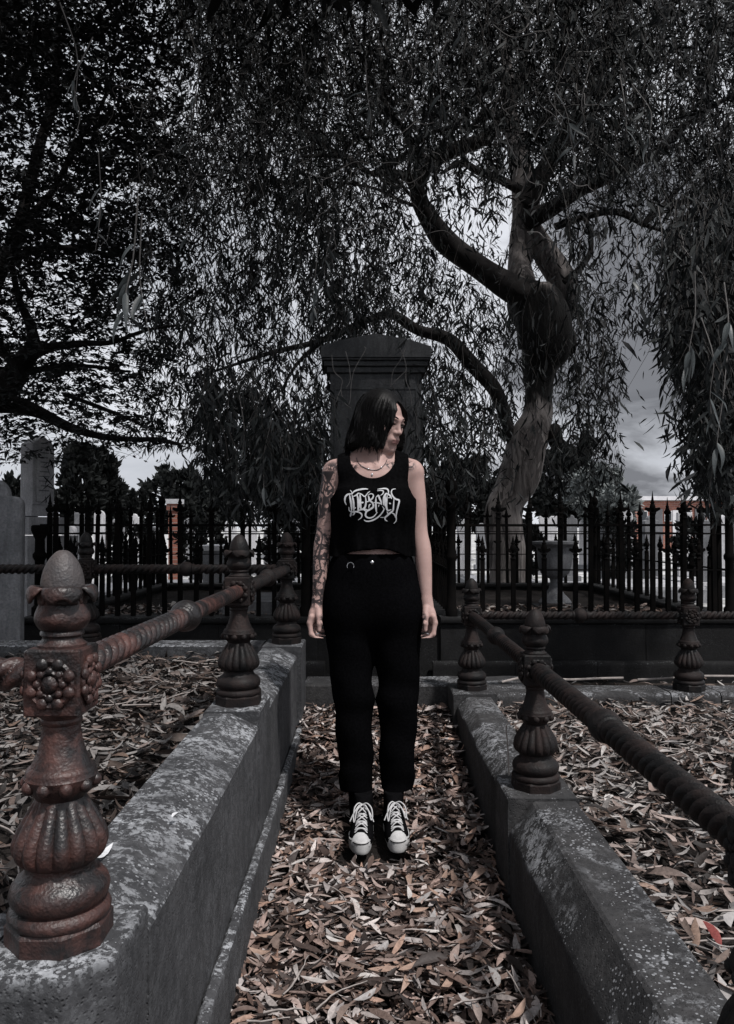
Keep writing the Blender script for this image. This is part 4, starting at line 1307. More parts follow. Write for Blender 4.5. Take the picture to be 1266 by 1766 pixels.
limb('limb', [(-100, 690, 50), (-60, 600, 40), (-10, 500, 30), (30, 400, 24), (60, 280, 18), (90, 160, 14), (100, 40, 10), (110, -60, 8)], M['bark_dark'], lt, D=LD + .5, seed=28)
limb('branch', [(35, 390, 16), (90, 330, 12), (130, 250, 9), (175, 180, 6), (200, 100, 5)], M['bark_dark'], lt, D=LD + .4, seed=29)
limb('branch', [(10, 450, 16), (70, 430, 12), (140, 430, 9), (210, 440, 6), (270, 430, 4)], M['bark_dark'], lt, D=LD + .2, seed=30)
limb('branch', [(-20, 540, 20), (-5, 600, 14), (18, 622, 10), (30, 650, 8)], M['bark_dark'], lt, D=LD - .4, seed=31)
r = np.random.default_rng(99)
NB = 5200
px = r.uniform(-150, 345, NB * 3); py = r.uniform(-150, 800, NB * 3); D = r.uniform(5.4, 9.5, NB * 3)
w = P_arr(px, py, D)
q = dens(px, py) ** 1.3 * np.clip(1 + 1.2 * vnoise(w, 1.8, 55) + .6 * vnoise(w, 5, 56), .05, 2.2) * .6
q *= np.clip((345 - px) / 120, 0, 1)
kp_ = r.uniform(0, 1, len(q)) < q
w = w[kp_][:NB]; N = len(w)
az = r.uniform(0, 2 * math.pi, N)
bd_ = np.stack([np.cos(az), np.sin(az), r.normal(-.05, .22, N)], 1)
Ls = r.uniform(.15, .40, N)
nl = r.integers(10, 20, N); idx = np.repeat(np.arange(N), nl); tot = len(idx)
t = r.uniform(0, 1, tot)
side = unit(np.cross(bd_, np.array([0, 0, 1.0])))
sg = np.where(r.uniform(0, 1, tot) < .5, -1, 1)
pos = w[idx] + bd_[idx] * (t * Ls[idx])[:, None] + r.normal(0, .012, (tot, 3))
pos[:, 2] -= .12 * t * t * Ls[idx]
d = side[idx] * sg[:, None] + bd_[idx] * .7 + r.normal(0, .35, (tot, 3))
nrm = np.array([0, 0, 1.0]) + r.normal(0, .45, (tot, 3))
qx, qy = proj(pos)
ok = r.uniform(0, 1, tot) < np.clip(dens(qx, qy) * 5, 0, 1)
pos, d, nrm = pos[ok], d[ok], nrm[ok]; tot = len(pos)
L = r.uniform(.035, .075, tot)
o = leaves_obj('crown', M['leaf'], lt, pos, d, nrm, L, L * r.uniform(.34, .5, tot), r.normal(-.1, .2, tot), r.normal(0, .04, tot), LEAFCOL[r.integers(0, 5, tot)] * r.uniform(.55, 1.0, (tot, 1)))
o['kind'] = 'stuff'
tt = np.linspace(0, 1, 4)
ribbons([w[i] + bd_[i] * (tt * Ls[i])[:, None] - np.array([0, 0, .12 * Ls[i]]) * (tt * tt)[:, None] for i in range(N)], lt, .003, 'leaf_sprays', M['bark_dark'])
print('left leaves', tot)

# unseen leaf masses added to both crowns to block light from above and left
def shade_leaves(parent, n, lo, hi, Lr, seed, twig=False):
    r = np.random.default_rng(seed)
    c = (np.array(lo) + np.array(hi)) / 2; h = (np.array(hi) - np.array(lo)) / 2
    v = unit(r.normal(0, 1, (n, 3))) * r.uniform(0, 1, (n, 1)) ** .4
    pos = c + v * h
    keep = vnoise(pos, .9, seed) > -.35
    pos = pos[keep]; m = len(pos)
    L = r.uniform(*Lr, m)
    o = leaves_obj('crown', M['leaf'], parent, pos, np.array([0, 0, -.6]) + r.normal(0, .7, (m, 3)), r.normal(0, 1, (m, 3)), L, L * .3, r.normal(0, .2, m), r.normal(0, .05, m), LEAFCOL[r.integers(0, 5, m)])  # added out-of-view leaves that block light, filed under the crown
    o['kind'] = 'stuff'
shade_leaves(lt, 26000, (-9.5, -6.5, 1.6), (-2.6, 5.0, 8.5), (.14, .30), 301)
shade_leaves(et, 11000, (-3.2, 0.2, 4.3), (2.4, 6.2, 7.6), (.12, .26), 302)

# ------------------------------------------------------------------ far trees
def clump_tree(name, label, px, D, top, bot, wpx, shape, n, leaf, col, seed, cat='tree', group=None):
    r = np.random.default_rng(seed)
    c = P(px, 900, D); zg = GZ(D)
    z0, z1 = max(zg, P(0, bot, D).z), P(0, top, D).z
    rad = wpx / 2 * D / FPX
    root = thing(name, label, cat, (c.x, D, zg), group)
    MB().tube([(0, 0, 0), (0.05, 0, (z1 - zg) * .4), (0, 0, (z1 - zg) * .8)], [rad * .12 + .05, rad * .08 + .03, .03], 8).obj('trunk', M['bark_dark'], root)
    h = z1 - z0
    if shape == 'cone':
        t = r.uniform(0, 1, n) ** .8; rr = rad * (1 - t) ** .75 * (.8 + .25 * np.sin(t * 21)) + .03
    elif shape == 'column':
        t = r.uniform(0, 1, n); rr = rad * np.clip(np.sin(math.pi * np.clip(t * .86 + .12, 0, 1)), 0, 1) ** .55
    else:
        t = r.uniform(0, 1, n); rr = rad * np.sqrt(np.clip(1 - (2 * t - 1) ** 2, 0, 1)) * .95 + .05
    az = r.uniform(0, 2 * math.pi, n)
    pos = np.stack([c.x + rr * np.cos(az) * np.sqrt(r.uniform(.25, 1, n)), D + rr * np.sin(az) * np.sqrt(r.uniform(.25, 1, n)), z0 + t * h], 1)
    wob = np.stack([vnoise(pos, 2.2 / max(rad, .2), seed + k) for k in range(3)], 1)
    pos += wob * rad * .38
    keep = vnoise(pos, 3.2 / max(rad, .3), seed + 9) > -.28
    pos = pos[keep]; m = len(pos)
    d = unit(pos - np.array([c.x, D, z0 + h * .4])) + r.normal(0, .7, (m, 3)) + np.array([0, 0, .4 if shape != 'round' else 0])
    L = leaf * r.uniform(.6, 1.4, m)
    cc = np.array(col)[None] * (1 + .5 * vnoise(pos, 5 / max(rad, .3), seed + 4))[:, None] * r.uniform(.7, 1.3, (m, 1))
    o = leaves_obj('crown', M['leaf'], root, pos, d, r.normal(0, 1, (m, 3)), L, L * .5, r.normal(0, .2, m), r.normal(0, .05, m), np.clip(cc, 0.004, 1))
    o['kind'] = 'stuff'
DK = (.008, .0092, .009)
MK = (.015, .017, .0165)
PK = (.15, .165, .165)
clump_tree('shrub', 'low dark shrub growing just behind the urn plot near the trunk foot', 900, 12.5, 905, 985, 60, 'round', 1500, .11, DK, 41, 'shrub')
clump_tree('shrub', 'low dark shrub between the far stones past the receding side fence', 1060, 13.5, 890, 985, 70, 'round', 1500, .11, MK, 42, 'shrub')
clump_tree('shrub', 'low dark shrub before the building end near the thick corner post', 1195, 14, 905, 980, 56, 'round', 1300, .11, DK, 43, 'shrub')
clump_tree('shrub', 'low dark shrub behind the table tomb', 345, 14.5, 900, 980, 60, 'round', 1400, .11, DK, 44, 'shrub')
clump_tree('shrub', 'low dark shrub half behind the tattooed elbow', 490, 12, 905, 1000, 56, 'round', 1400, .10, MK, 45, 'shrub')
clump_tree('shrub', 'low dark shrub among the far stones under the cypress spires', 225, 13.5, 900, 990, 70, 'round', 1500, .11, DK, 46, 'shrub')
G1 = 'dark conifers beyond the graves'
clump_tree('conifer_tree', 'tall dark dense conifer just beside the gabled monument', 138, 24, 768, 905, 66, 'column', 5200, .22, DK, 1, group=G1)
clump_tree('conifer_tree', 'dark dense conifer with a lumpy top between the taller conifer and the small spires', 182, 25, 782, 905, 48, 'column', 4200, .22, DK, 2, group=G1)
clump_tree('cypress_tree', 'small pointed cypress spire, first after the dark conifers', 207, 30, 848, 915, 22, 'cone', 1500, .2, DK, 3, group=G1)
clump_tree('cypress_tree', 'taller pointed cypress spire in the middle of the three spires', 228, 30, 846, 915, 26, 'cone', 1600, .2, DK, 4, group=G1)
clump_tree('cypress_tree', 'small cypress spire touching the broad round tree', 246, 31, 851, 915, 22, 'cone', 1500, .2, DK, 5, group=G1)
clump_tree('broadleaf_tree', 'round dark broadleaf tree behind the brick pillar', 312, 34, 812, 905, 108, 'round', 5200, .3, MK, 6)
clump_tree('broadleaf_tree', 'low sprawling dark tree right of the brick pillar under the hanging leaves', 375, 36, 828, 905, 90, 'round', 4200, .3, DK, 7)
clump_tree('shrub', 'grey leafy bush behind the shouldered headstone', 22, 14, 832, 905, 70, 'round', 2500, .13, MK, 8, 'shrub')
clump_tree('shrub', 'pale silvery bush beyond the trunk at the end of the curtain of leaves', 1030, 20, 806, 900, 84, 'round', 4200, .17, PK, 9, 'shrub')
clump_tree('shrub', 'small pale bush before the end of the brick building', 1068, 19, 842, 900, 60, 'round', 2200, .15, PK, 10, 'shrub')
clump_tree('broadleaf_tree', 'dark bushy tree directly behind the leaning trunk', 975, 24, 776, 900, 110, 'round', 5200, .24, DK, 11)
clump_tree('broadleaf_tree', 'dark tree between the memorial and the leaning trunk', 795, 26, 800, 905, 130, 'round', 5000, .26, DK, 12)
clump_tree('broadleaf_tree', 'shadowy tree behind the tattooed shoulder', 500, 28, 790, 905, 150, 'round', 5000, .28, DK, 13)
clump_tree('broadleaf_tree', 'grey green tree rising behind the brick building at the edge', 1262, 48, 812, 880, 120, 'round', 3000, .4, MK, 14)
# pale bare twigs hanging in front of the memorial
for pts in ([(572, 612), (576, 640), (590, 655), (588, 672), (594, 694), (606, 704)], [(588, 672), (582, 686), (580, 700)], [(628, 598), (630, 604), (612, 636), (606, 660), (604, 690), (600, 700)],
            [(596, 606), (602, 630), (604, 655), (598, 668)], [(700, 600), (690, 622), (678, 640), (674, 668)], [(690, 600), (700, 628), (700, 656), (708, 676), (710, 700), (718, 720), (720, 760)], [(700, 640), (684, 655), (676, 664)]):
    a = smooth_path([P(x, y, 5.15) for x, y in pts], 4) - np.array(et.location)
    MB().tube(a.tolist(), np.linspace(.0032, .0018, len(a)).tolist(), 6).obj('twig', M['twig'], et)

# ------------------------------------------------------------------ fallen leaves
LIT = np.array([(0.34, 0.275, 0.25), (0.38, 0.35, 0.335), (0.26, 0.20, 0.178), (0.46, 0.435, 0.42), (0.12, 0.09, 0.078), (0.045, 0.036, 0.033), (0.085, 0.062, 0.053), (0.06, 0.045, 0.04), (0.035, 0.029, 0.027), (0.14, 0.10, 0.085), (0.31, 0.215, 0.17), (0.05, 0.043, 0.041), (0.30, 0.285, 0.28), (0.16, 0.12, 0.102)])  # dark tones: decayed leaves, also standing in for shaded gaps
def litter_arrays(pos, yaw, pitch, roll, L, W, curl, sick, fold):
    N = len(pos)
    ts = np.array([0, .18, .42, .68, .88, 1.0]); ws = np.array([.06, .68, 1.0, .82, .40, .03])
    cy, sy = np.cos(yaw), np.sin(yaw); cp, sp = np.cos(pitch), np.sin(pitch)
    d = np.stack([cy * cp, sy * cp, sp], 1)
    s0 = np.stack([-sy, cy, 0 * cy], 1); n0 = np.cross(d, s0)
    cr, sr = np.cos(roll), np.sin(roll)
    s = s0 * cr[:, None] + n0 * sr[:, None]; n = np.cross(d, s)
    m = len(ts)
    V = np.zeros((N, m, 3, 3))
    for i, (t, w) in enumerate(zip(ts, ws)):
        c = pos + d * (L * (t - .5))[:, None] + n * (curl * L * (4 * (t - .5) ** 2 - .3))[:, None] + s * (sick * L * 4 * t * (1 - t))[:, None]
        h = (W * w / 2)[:, None]
        V[:, i, 1] = c
        f = n * (fold * W * w * .5)[:, None]
        V[:, i, 0] = c - s * h + f; V[:, i, 2] = c + s * h + f
    base = (np.arange(N) * m * 3)[:, None, None]
    i = (np.arange(m - 1) * 3)[None, :, None]; k = np.arange(2)[None, None, :]
    F = np.stack([base + i + k, base + i + k + 1, base + i + 3 + k + 1, base + i + 3 + k], -1).reshape(-1, 4)
    return V.reshape(-1, 3), F, m * 3
def litter(name, label_kind, n, sampler, Lr, wr, seed, lift=0.03, pal=None, gain=1.0, parent=None):
    r = np.random.default_rng(seed)
    x, y, z = sampler(r, n)
    n = len(x)
    zz_ = z + r.uniform(0.002, lift, n)
    under = (np.abs(x - .02) < .125) & (y > 2.60) & (y < 3.06)
    zz_ = np.where(under, z - .016, zz_)
    pos = np.stack([x, y, zz_], 1)
    L = r.uniform(*Lr, n) * r.choice([1, 1, 1, 1.25, .7], n); W = L * r.uniform(*wr, n)
    V, F, per = litter_arrays(pos, r.uniform(0, 6.283, n), r.normal(0, .20, n), r.normal(0, .42, n), L, W, r.normal(.06, .13, n), r.normal(0, .07, n), r.normal(.25, .35, n))
    pal = LIT if pal is None else pal
    col = pal[r.integers(0, len(pal), n)] * r.uniform(.6, 1.15, (n, 1)) * gain
    me = np_mesh(name, V, [F], M['litter'], True)
    set_col(me, np.repeat(col, per, 0))
    o = link(bpy.data.objects.new(name, me), parent)
    o['kind'] = 'stuff'
    return o
def rect(x0, x1, y0, y1, zf):
    def f(r, n):
        x = r.uniform(x0, x1, n); y = r.uniform(y0, y1, n)
        return x, y, zf(x, y)
    return f
def bump_z(x, y, base, amp, seed):
    p = np.stack([x, y, 0 * x], 1)
    return base + amp * (vnoise(p, 5, seed) * .6 + vnoise(p, 14, seed + 1) * .4)
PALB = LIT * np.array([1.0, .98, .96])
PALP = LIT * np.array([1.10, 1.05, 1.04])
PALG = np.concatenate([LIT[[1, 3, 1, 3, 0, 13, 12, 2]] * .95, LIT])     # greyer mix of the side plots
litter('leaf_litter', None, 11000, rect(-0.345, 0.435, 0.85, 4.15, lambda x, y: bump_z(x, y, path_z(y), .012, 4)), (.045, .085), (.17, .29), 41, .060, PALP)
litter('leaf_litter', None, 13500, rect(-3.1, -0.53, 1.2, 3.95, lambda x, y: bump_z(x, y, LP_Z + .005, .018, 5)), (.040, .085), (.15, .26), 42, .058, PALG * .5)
litter('leaf_litter', None, 12500, rect(0.625, 2.9, 0.95, 3.94, lambda x, y: bump_z(x, y, RP_Z + .005, .018, 6)), (.045, .095), (.13, .24), 43, .062, PALG * .8)
litter('leaf_litter', None, 900, rect(0.72, 2.56, 5.75, 6.9, lambda x, y: bump_z(x, y, FB - .08, .02, 7)), (.05, .10), (.2, .34), 44, .05, PALB)
litter('leaf_litter', None, 900, rect(-2.3, -.55, 5.75, 6.9, lambda x, y: bump_z(x, y, FB - .08, .02, 8)), (.05, .10), (.2, .34), 45, .05, PALG)
litter('leaf_litter', None, 700, rect(-1.5, 2.6, 4.2, 5.5, lambda x, y: 0.08 + 0 * x), (.05, .10), (.2, .34), 46, .03, PALG * .8)
# strips and curled bark in the right plot
def sticks(name, n, x0, x1, y0, y1, z, seed, Lr=(.12, .45), rr=(.0015, .0035), col=None):
    r = random.Random(seed)
    S_ = []
    for k in range(n):
        p = np.array([r.uniform(x0, x1), r.uniform(y0, y1), z + r.uniform(.01, .045)])
        a = r.uniform(0, 6.28); L = r.uniform(*Lr); c = r.gauss(0, 1.3)
        pts = [p]
        for i in range(9):
            a += c / 9 + r.gauss(0, .16)
            p = p + np.array([math.cos(a), math.sin(a), r.gauss(0, .10)]) * L / 9
            p[2] = max(z + .006, min(z + .06, p[2]))
            p[0] = min(max(p[0], x0 - .04), x1 + .04)
            pts.append(p)
        S_.append(np.array(pts))
    return ribbons(S_, None, rr[1], name, M['stick'])
M['stick'] = simple('grey_twig', (0.30, 0.27, 0.255), .8, .2, 0, .35, 30)
sticks('fallen_twigs', 260, 0.70, 2.6, 1.1, 3.85, RP_Z + .012, 5)
sticks('fallen_twigs', 90, -2.6, -0.62, 1.3, 3.85, LP_Z + .012, 6)
sticks('fallen_twigs', 60, -0.28, 0.38, 1.1, 3.6, 0.01, 7, (.08, .25))

# single fallen leaves that can be told apart on top of the path litter
def fallen_mesh(seed, m):
    r = np.random.default_rng(seed)
    V, F, per = litter_arrays(np.zeros((1, 3)), np.array([0.]), np.array([0.]), np.array([0.]), np.array([1.]), np.array([r.uniform(.18, .29)]), np.array([r.normal(.05, .10)]), np.array([r.normal(0, .06)]), np.array([r.normal(.25, .3)]))
    return np_mesh('fallen_leaf', V, [F], m, True)
fm = []
for i, c in enumerate(LIT[[0, 1, 2, 3, 10, 12, 0, 13, 4, 10]]):
    t = NT('fallen_leaf_%s' % ['tan', 'grey', 'brown', 'pale', 'orange', 'ash', 'buff', 'umber', 'dark', 'amber'][i])
    v = t.coord('Object')
    n = t.noise(v, 9, 5, .6)
    mid = t.node('ShaderNodeSeparateXYZ'); t.L(v, mid.inputs[0])
    vein = t.ramp(t.math('ABSOLUTE', mid.outputs[1]), [(0.0, 1.0), (0.012, 0.0)])
    c = tuple(c)
    m = t.done(t.mix(t.math('MULTIPLY', vein, .4), t.ramp(n, [(.3, tuple(x * .7 for x in c)), (.7, tuple(x * 1.12 for x in c))]), tuple(min(1, x * 1.35) for x in c)), .6, .3)
    for s in range(2): fm.append(fallen_mesh(i * 3 + s, m))
rl = random.Random(17)
GL = 'single fallen leaves on top of the litter'
def put_leaf(me, x, y, z, L, label, tilt=.22):
    o = bpy.data.objects.new('fallen_leaf', me)
    o.matrix_world = Matrix.Translation((x, y, z)) @ Matrix.Rotation(rl.uniform(0, 6.28), 4, 'Z') @ Matrix.Rotation(rl.gauss(0, tilt), 4, 'X') @ Matrix.Rotation(rl.gauss(0, tilt * .6), 4, 'Y') @ Matrix.Scale(L, 4)
    link(o)
    return tag(o, label, 'leaf', GL, 'thing')
for k in range(225):
    y = .98 + 1.9 * rl.random() ** 1.5
    x = rl.uniform(-.29, .38)
    if abs(x - .02) < .15 and 2.48 < y < 3.1: continue
    put_leaf(rl.choice(fm), x, y, float(path_z(y)) + .054 + rl.uniform(0, .012), rl.uniform(.055, .088), 'dry curled eucalyptus leaf lying loose on the leaf bed of the path between the kerbs')
for k in range(55):
    y = 1.25 + 1.6 * rl.random() ** 1.3
    x = rl.uniform(.66, 1.3)
    put_leaf(rl.choice(fm), x, y, RP_Z + .064, rl.uniform(.06, .10), 'dry narrow leaf on the tangled litter of the low plot under the thick black rail')
wm = simple('bleached_leaf', (.55, .56, .58), .7, .2)
o = put_leaf(fallen_mesh(91, wm), P(183, 1396, 1.42).x, 1.42, KZL + .004, .075, 'pale bleached leaf lying flat on the high kerb beside the rust-red post', .05)
o = put_leaf(fallen_mesh(92, simple('red_leaf', (.24, .065, .06), .55, .3)), .735, 1.66, RP_Z + .07, .075, 'single red leaf beside the low kerb near the picture corner', .3)
o = put_leaf(fallen_mesh(93, wm), -.40, 1.62, KZL + .001, .03, 'tiny white scrap of leaf on the middle of the lichened kerb', .05)
for pts, lab in (([(866, 1176), (900, 1169), (940, 1170), (985, 1172), (1030, 1170), (1075, 1169)], 'thin pale bare stick lying along the back kerb behind the second black post'), ([(1100, 1172), (1150, 1170), (1200, 1166), (1266, 1166)], 'thin pale stick behind the back kerb post at the picture edge')):
    a = smooth_path([P(x, y, 4.15) for x, y in pts], 4)
    s = MB().tube(a.tolist(), [.006] * len(a), 6).obj('stick', M['stick'])
    tag(s, lab, 'stick', None, 'thing')
a = smooth_path([(.48, 2.62, KZR), (.475, 2.61, KZR + .10), (.468, 2.60, KZR + .17), (.485, 2.6, KZR + .19)], 4)
tag(MB().tube(a.tolist(), [.0025] * len(a), 6).obj('stick', M['stick']), 'short bent dry stem standing beside the middle black post', 'stick', None, 'thing')
# ------------------------------------------------------------------ the woman
WX, WY = 0.021, 2.93
def lx(px): return (px - 642) * 0.0022
def lz(py): return CAM_H + (910 - py) * 0.0022
class SDF:
    def __init__(s, lo, hi, h):
        s.lo = np.array(lo, float); s.h = h
        s.n = np.ceil((np.array(hi) - s.lo) / h).astype(int) + 1
        s.ax = [(s.lo[i] + np.arange(s.n[i]) * h).astype(np.float32) for i in range(3)]
        s.F = np.full(s.n, 0.5, np.float32)
    def sl(s, lo, hi):
        a = np.clip(np.floor((np.array(lo) - s.lo) / s.h).astype(int), 0, s.n); b = np.clip(np.ceil((np.array(hi) - s.lo) / s.h).astype(int) + 1, 0, s.n)
        return tuple(slice(int(i), int(j)) for i, j in zip(a, b))
    def grid(s, q): return (s.ax[0][q[0]][:, None, None], s.ax[1][q[1]][None, :, None], s.ax[2][q[2]][None, None, :])
    def op(s, lo, hi, fn, k=0.02, mode='add'):
        pad = k + 4 * s.h
        q = s.sl(np.array(lo) - pad, np.array(hi) + pad)
        if any(a.stop <= a.start for a in q): return s
        d = fn(*s.grid(q)).astype(np.float32)
        a = s.F[q]
        if mode == 'sub': a, d = -a, d
        if k > 0:
            h = np.clip(.5 + .5 * (a - d) / k, 0, 1)
            r = a + (d - a) * h - k * h * (1 - h)
        else: r = np.minimum(a, d)
        s.F[q] = -r if mode == 'sub' else r
        return s
    def cone(s, a, b, r1, r2, k=.02, T=None, **kw):
        a, b = np.array(a, float), np.array(b, float)
        if T is not None: a, b = T(a), T(b)
        ab = b - a; L2 = float(ab @ ab) + 1e-9
        def fn(x, y, z):
            t = np.clip(((x - a[0]) * ab[0] + (y - a[1]) * ab[1] + (z - a[2]) * ab[2]) / L2, 0, 1)
            return np.sqrt((x - a[0] - ab[0] * t) ** 2 + (y - a[1] - ab[1] * t) ** 2 + (z - a[2] - ab[2] * t) ** 2) - (r1 + (r2 - r1) * t)
        R = max(r1, r2)
        return s.op(np.minimum(a, b) - R, np.maximum(a, b) + R, fn, k, **kw)
    def chain(s, pts, rad, k=.012, **kw):
        for i in range(len(pts) - 1): s.cone(pts[i], pts[i + 1], rad[i], rad[i + 1], k, **kw)
        return s
    def limb(s, pts, rad, k=.03, n=7):
        a = smooth_path([(*p, r_) for p, r_ in zip(pts, rad)], n)
        lo = a[:, :3].min(0) - max(rad); hi = a[:, :3].max(0) + max(rad)
        def fn(x, y, z):
            d = None
            for p, q in zip(a[:-1], a[1:]):
                ab = q[:3] - p[:3]; L2 = float(ab @ ab) + 1e-9
                t = np.clip(((x - p[0]) * ab[0] + (y - p[1]) * ab[1] + (z - p[2]) * ab[2]) / L2, 0, 1)
                e = np.sqrt((x - p[0] - ab[0] * t) ** 2 + (y - p[1] - ab[1] * t) ** 2 + (z - p[2] - ab[2] * t) ** 2) - (p[3] + (q[3] - p[3]) * t)
                d = e if d is None else np.minimum(d, e)
            return d
        return s.op(lo, hi, fn, k)
    def ell(s, c, r, k=.02, T=None, Rm=None, **kw):
        c = np.array(c, float); r = np.array(r, float)
        if T is not None: c = T(c)
        def fn(x, y, z):
            x, y, z = x - c[0], y - c[1], z - c[2]
            if Rm is not None:
                x, y, z = (Rm[0, 0] * x + Rm[1, 0] * y + Rm[2, 0] * z, Rm[0, 1] * x + Rm[1, 1] * y + Rm[2, 1] * z, Rm[0, 2] * x + Rm[1, 2] * y + Rm[2, 2] * z)
            k0 = np.sqrt((x / r[0]) ** 2 + (y / r[1]) ** 2 + (z / r[2]) ** 2)
            k1 = np.sqrt((x / r[0] ** 2) ** 2 + (y / r[1] ** 2) ** 2 + (z / r[2] ** 2) ** 2) + 1e-9
            return k0 * (k0 - 1) / k1
        R = max(r) if Rm is not None else r
        return s.op(c - R, c + R, fn, k, **kw)
    def nets(s):
        F = s.F; inside = F < 0
        nx, ny, nz = F.shape
        cnt = np.zeros((nx - 1, ny - 1, nz - 1), np.int8)
        offs = [(a, b, c) for a in (0, 1) for b in (0, 1) for c in (0, 1)]
        for a, b, c in offs: cnt += inside[a:nx - 1 + a, b:ny - 1 + b, c:nz - 1 + c]
        act = np.argwhere((cnt > 0) & (cnt < 8))
        vals = {o: F[act[:, 0] + o[0], act[:, 1] + o[1], act[:, 2] + o[2]] for o in offs}
        acc = np.zeros((len(act), 3)); m = np.zeros(len(act))
        for o in offs:
            for ax in range(3):
                if o[ax] == 0:
                    o2 = list(o); o2[ax] = 1; o2 = tuple(o2)
                    va, vb = vals[o], vals[o2]
                    cr = (va < 0) != (vb < 0)
                    t = np.where(cr, va / np.where(cr, va - vb, 1), 0)
                    p = np.tile(np.array(o, float), (len(act), 1)); p[:, ax] = t
                    acc += p * cr[:, None]; m += cr
        V = s.lo + (act + acc / m[:, None]) * s.h
        idx = np.full(cnt.shape, -1, np.int32); idx[act[:, 0], act[:, 1], act[:, 2]] = np.arange(len(act))
        Q = []
        for ax in range(3):
            A = [slice(None)] * 3; B = [slice(None)] * 3
            A[ax] = slice(0, -1); B[ax] = slice(1, None)
            ch = inside[tuple(A)] != inside[tuple(B)]
            e = np.argwhere(ch)
            o1, o2 = [(1, 2), (2, 0), (0, 1)][ax]
            ok = (e[:, o1] > 0) & (e[:, o2] > 0) & (e[:, o1] < cnt.shape[o1]) & (e[:, o2] < cnt.shape[o2])
            e = e[ok]
            def g(d1, d2):
                q = e.copy(); q[:, o1] -= d1; q[:, o2] -= d2
                return idx[q[:, 0], q[:, 1], q[:, 2]]
            f = np.stack([g(1, 1), g(0, 1), g(0, 0), g(1, 0)], 1)
            flip = ~inside[e[:, 0], e[:, 1], e[:, 2]]
            f[flip] = f[flip][:, ::-1]
            Q.append(f)
        return V, np.concatenate(Q)
def sdf_obj(s, name, mat, parent):
    V, Q = s.nets()
    me = np_mesh(name, V, [Q], mat, True)
    return link(bpy.data.objects.new(name, me), parent), V

person = thing('person', 'standing woman with black bob, black tank top and trousers, one arm tattooed, looking aside', 'person', (WX, WY, 0))

# head frame: turned towards the viewer's right and slightly down
TH, TL = math.radians(50), math.radians(16)
HC = np.array([lx(655), 0.0, 1.580])
Rz = np.array([[math.cos(TH), -math.sin(TH), 0], [math.sin(TH), math.cos(TH), 0], [0, 0, 1]])
Rx = np.array([[1, 0, 0], [0, math.cos(TL), -math.sin(TL)], [0, math.sin(TL), math.cos(TL)]])
HR = Rz @ Rx
def TH_(p): return HC + HR @ np.asarray(p, float)
def head_local(V): return (V - HC) @ HR

b = SDF((-.27, -.19, .76), (.275, .17, 1.70), .0027)
# torso
b.ell((0, .01, .95), (.158, .105, .16), .03)
b.ell((0.002, .005, 1.10), (.122, .085, .15), .05)
b.ell((0.002, .01, 1.26), (.142, .095, .17), .05)
b.ell((-.065, -.07, 1.265), (.06, .05, .06), .04); b.ell((.07, -.07, 1.265), (.06, .05, .06), .04)
b.ell((0.005, -.015, 1.355), (.115, .065, .065), .04)
b.cone((-.145, .01, 1.385), (.15, .01, 1.385), .040, .040, .04)
b.cone((-.04, .025, 1.445), (-.135, .012, 1.395), .032, .03, .03)
b.cone((.045, .025, 1.445), (.145, .012, 1.395), .032, .03, .03)
# collar bones
b.cone((-.015, -.062, 1.392), (-.12, -.03, 1.408), .007, .007, .018); b.cone((.02, -.062, 1.392), (.125, -.03, 1.408), .007, .007, .018)
# neck with the two tendons
b.cone((.004, .02, 1.36), (.014, .008, 1.51), .056, .050, .035)
b.cone((.010, -.052, 1.40), (-.03, -.005, 1.50), .010, .012, .02); b.cone((.02, -.052, 1.40), (.058, -.005, 1.50), .009, .010, .02)
# arms
b.limb([(-.150, .012, 1.375), (-.166, .012, 1.28), (-.181, .014, 1.165), (-.193, .004, 1.08), (-.206, -.018, .885)], [.041, .0385, .0325, .0325, .0205], .02)
b.limb([(.154, .012, 1.375), (.166, .012, 1.28), (.178, .014, 1.155), (.192, .004, 1.07), (.204, -.018, .885)], [.041, .0385, .0325, .0325, .0205], .02)
# hands
def hand(sg, wrist, dz=0.0):
    w = np.array(wrist)
    def q(x, y, z): return w + np.array([sg * x, y, z])
    # palm: flattened block from wrist to knuckles, thumb side to the front
    b.chain([q(0, .002, .01), q(-.012, -.012, -.040), q(-.027, -.022, -.070)], [.019, .0190, .0135], .014)
    b.chain([q(0, .008, .0), q(-.012, .010, -.040), q(-.025, .014, -.074)], [.018, .0185, .0130], .014)
    K = [(-.029, -.034, -.070), (-.031, -.014, -.076), (-.028, .006, -.075), (-.023, .024, -.070)]
    LEN = [(.042, .027, .021), (.046, .030, .022), (.043, .028, .021), (.034, .021, .018)]
    for i, (kk, ln) in enumerate(zip(K, LEN)):
        p = q(*kk); pts = [p]; ang = [.16 + .10 * i, .95 + .10 * i, 1.42 + .08 * i]
        fy = [-.14, -.08, 0.0, .06][i]
        for a, l in zip(ang, ln):
            v = np.array([sg * math.sin(a), fy, -math.cos(a)]); v /= np.linalg.norm(v)
            p = p + v * l; pts.append(p)
        rr = [.0094, .0086, .0076, .0064] if i < 3 else [.0082, .0075, .0067, .0058]
        b.chain([q(*(np.array(kk) + np.array([sg * 0 + .006, 0, .022])))] + pts, [.0105] + rr, .005)
    b.chain([q(.002, -.020, -.020), q(.007, -.040, -.046), q(.009, -.050, -.072), q(.008, -.052, -.095)], [.0155, .0115, .0095, .0072], .007)
hand(1, (-.206, -.016, .885)); hand(-1, (.204, -.016, .885))
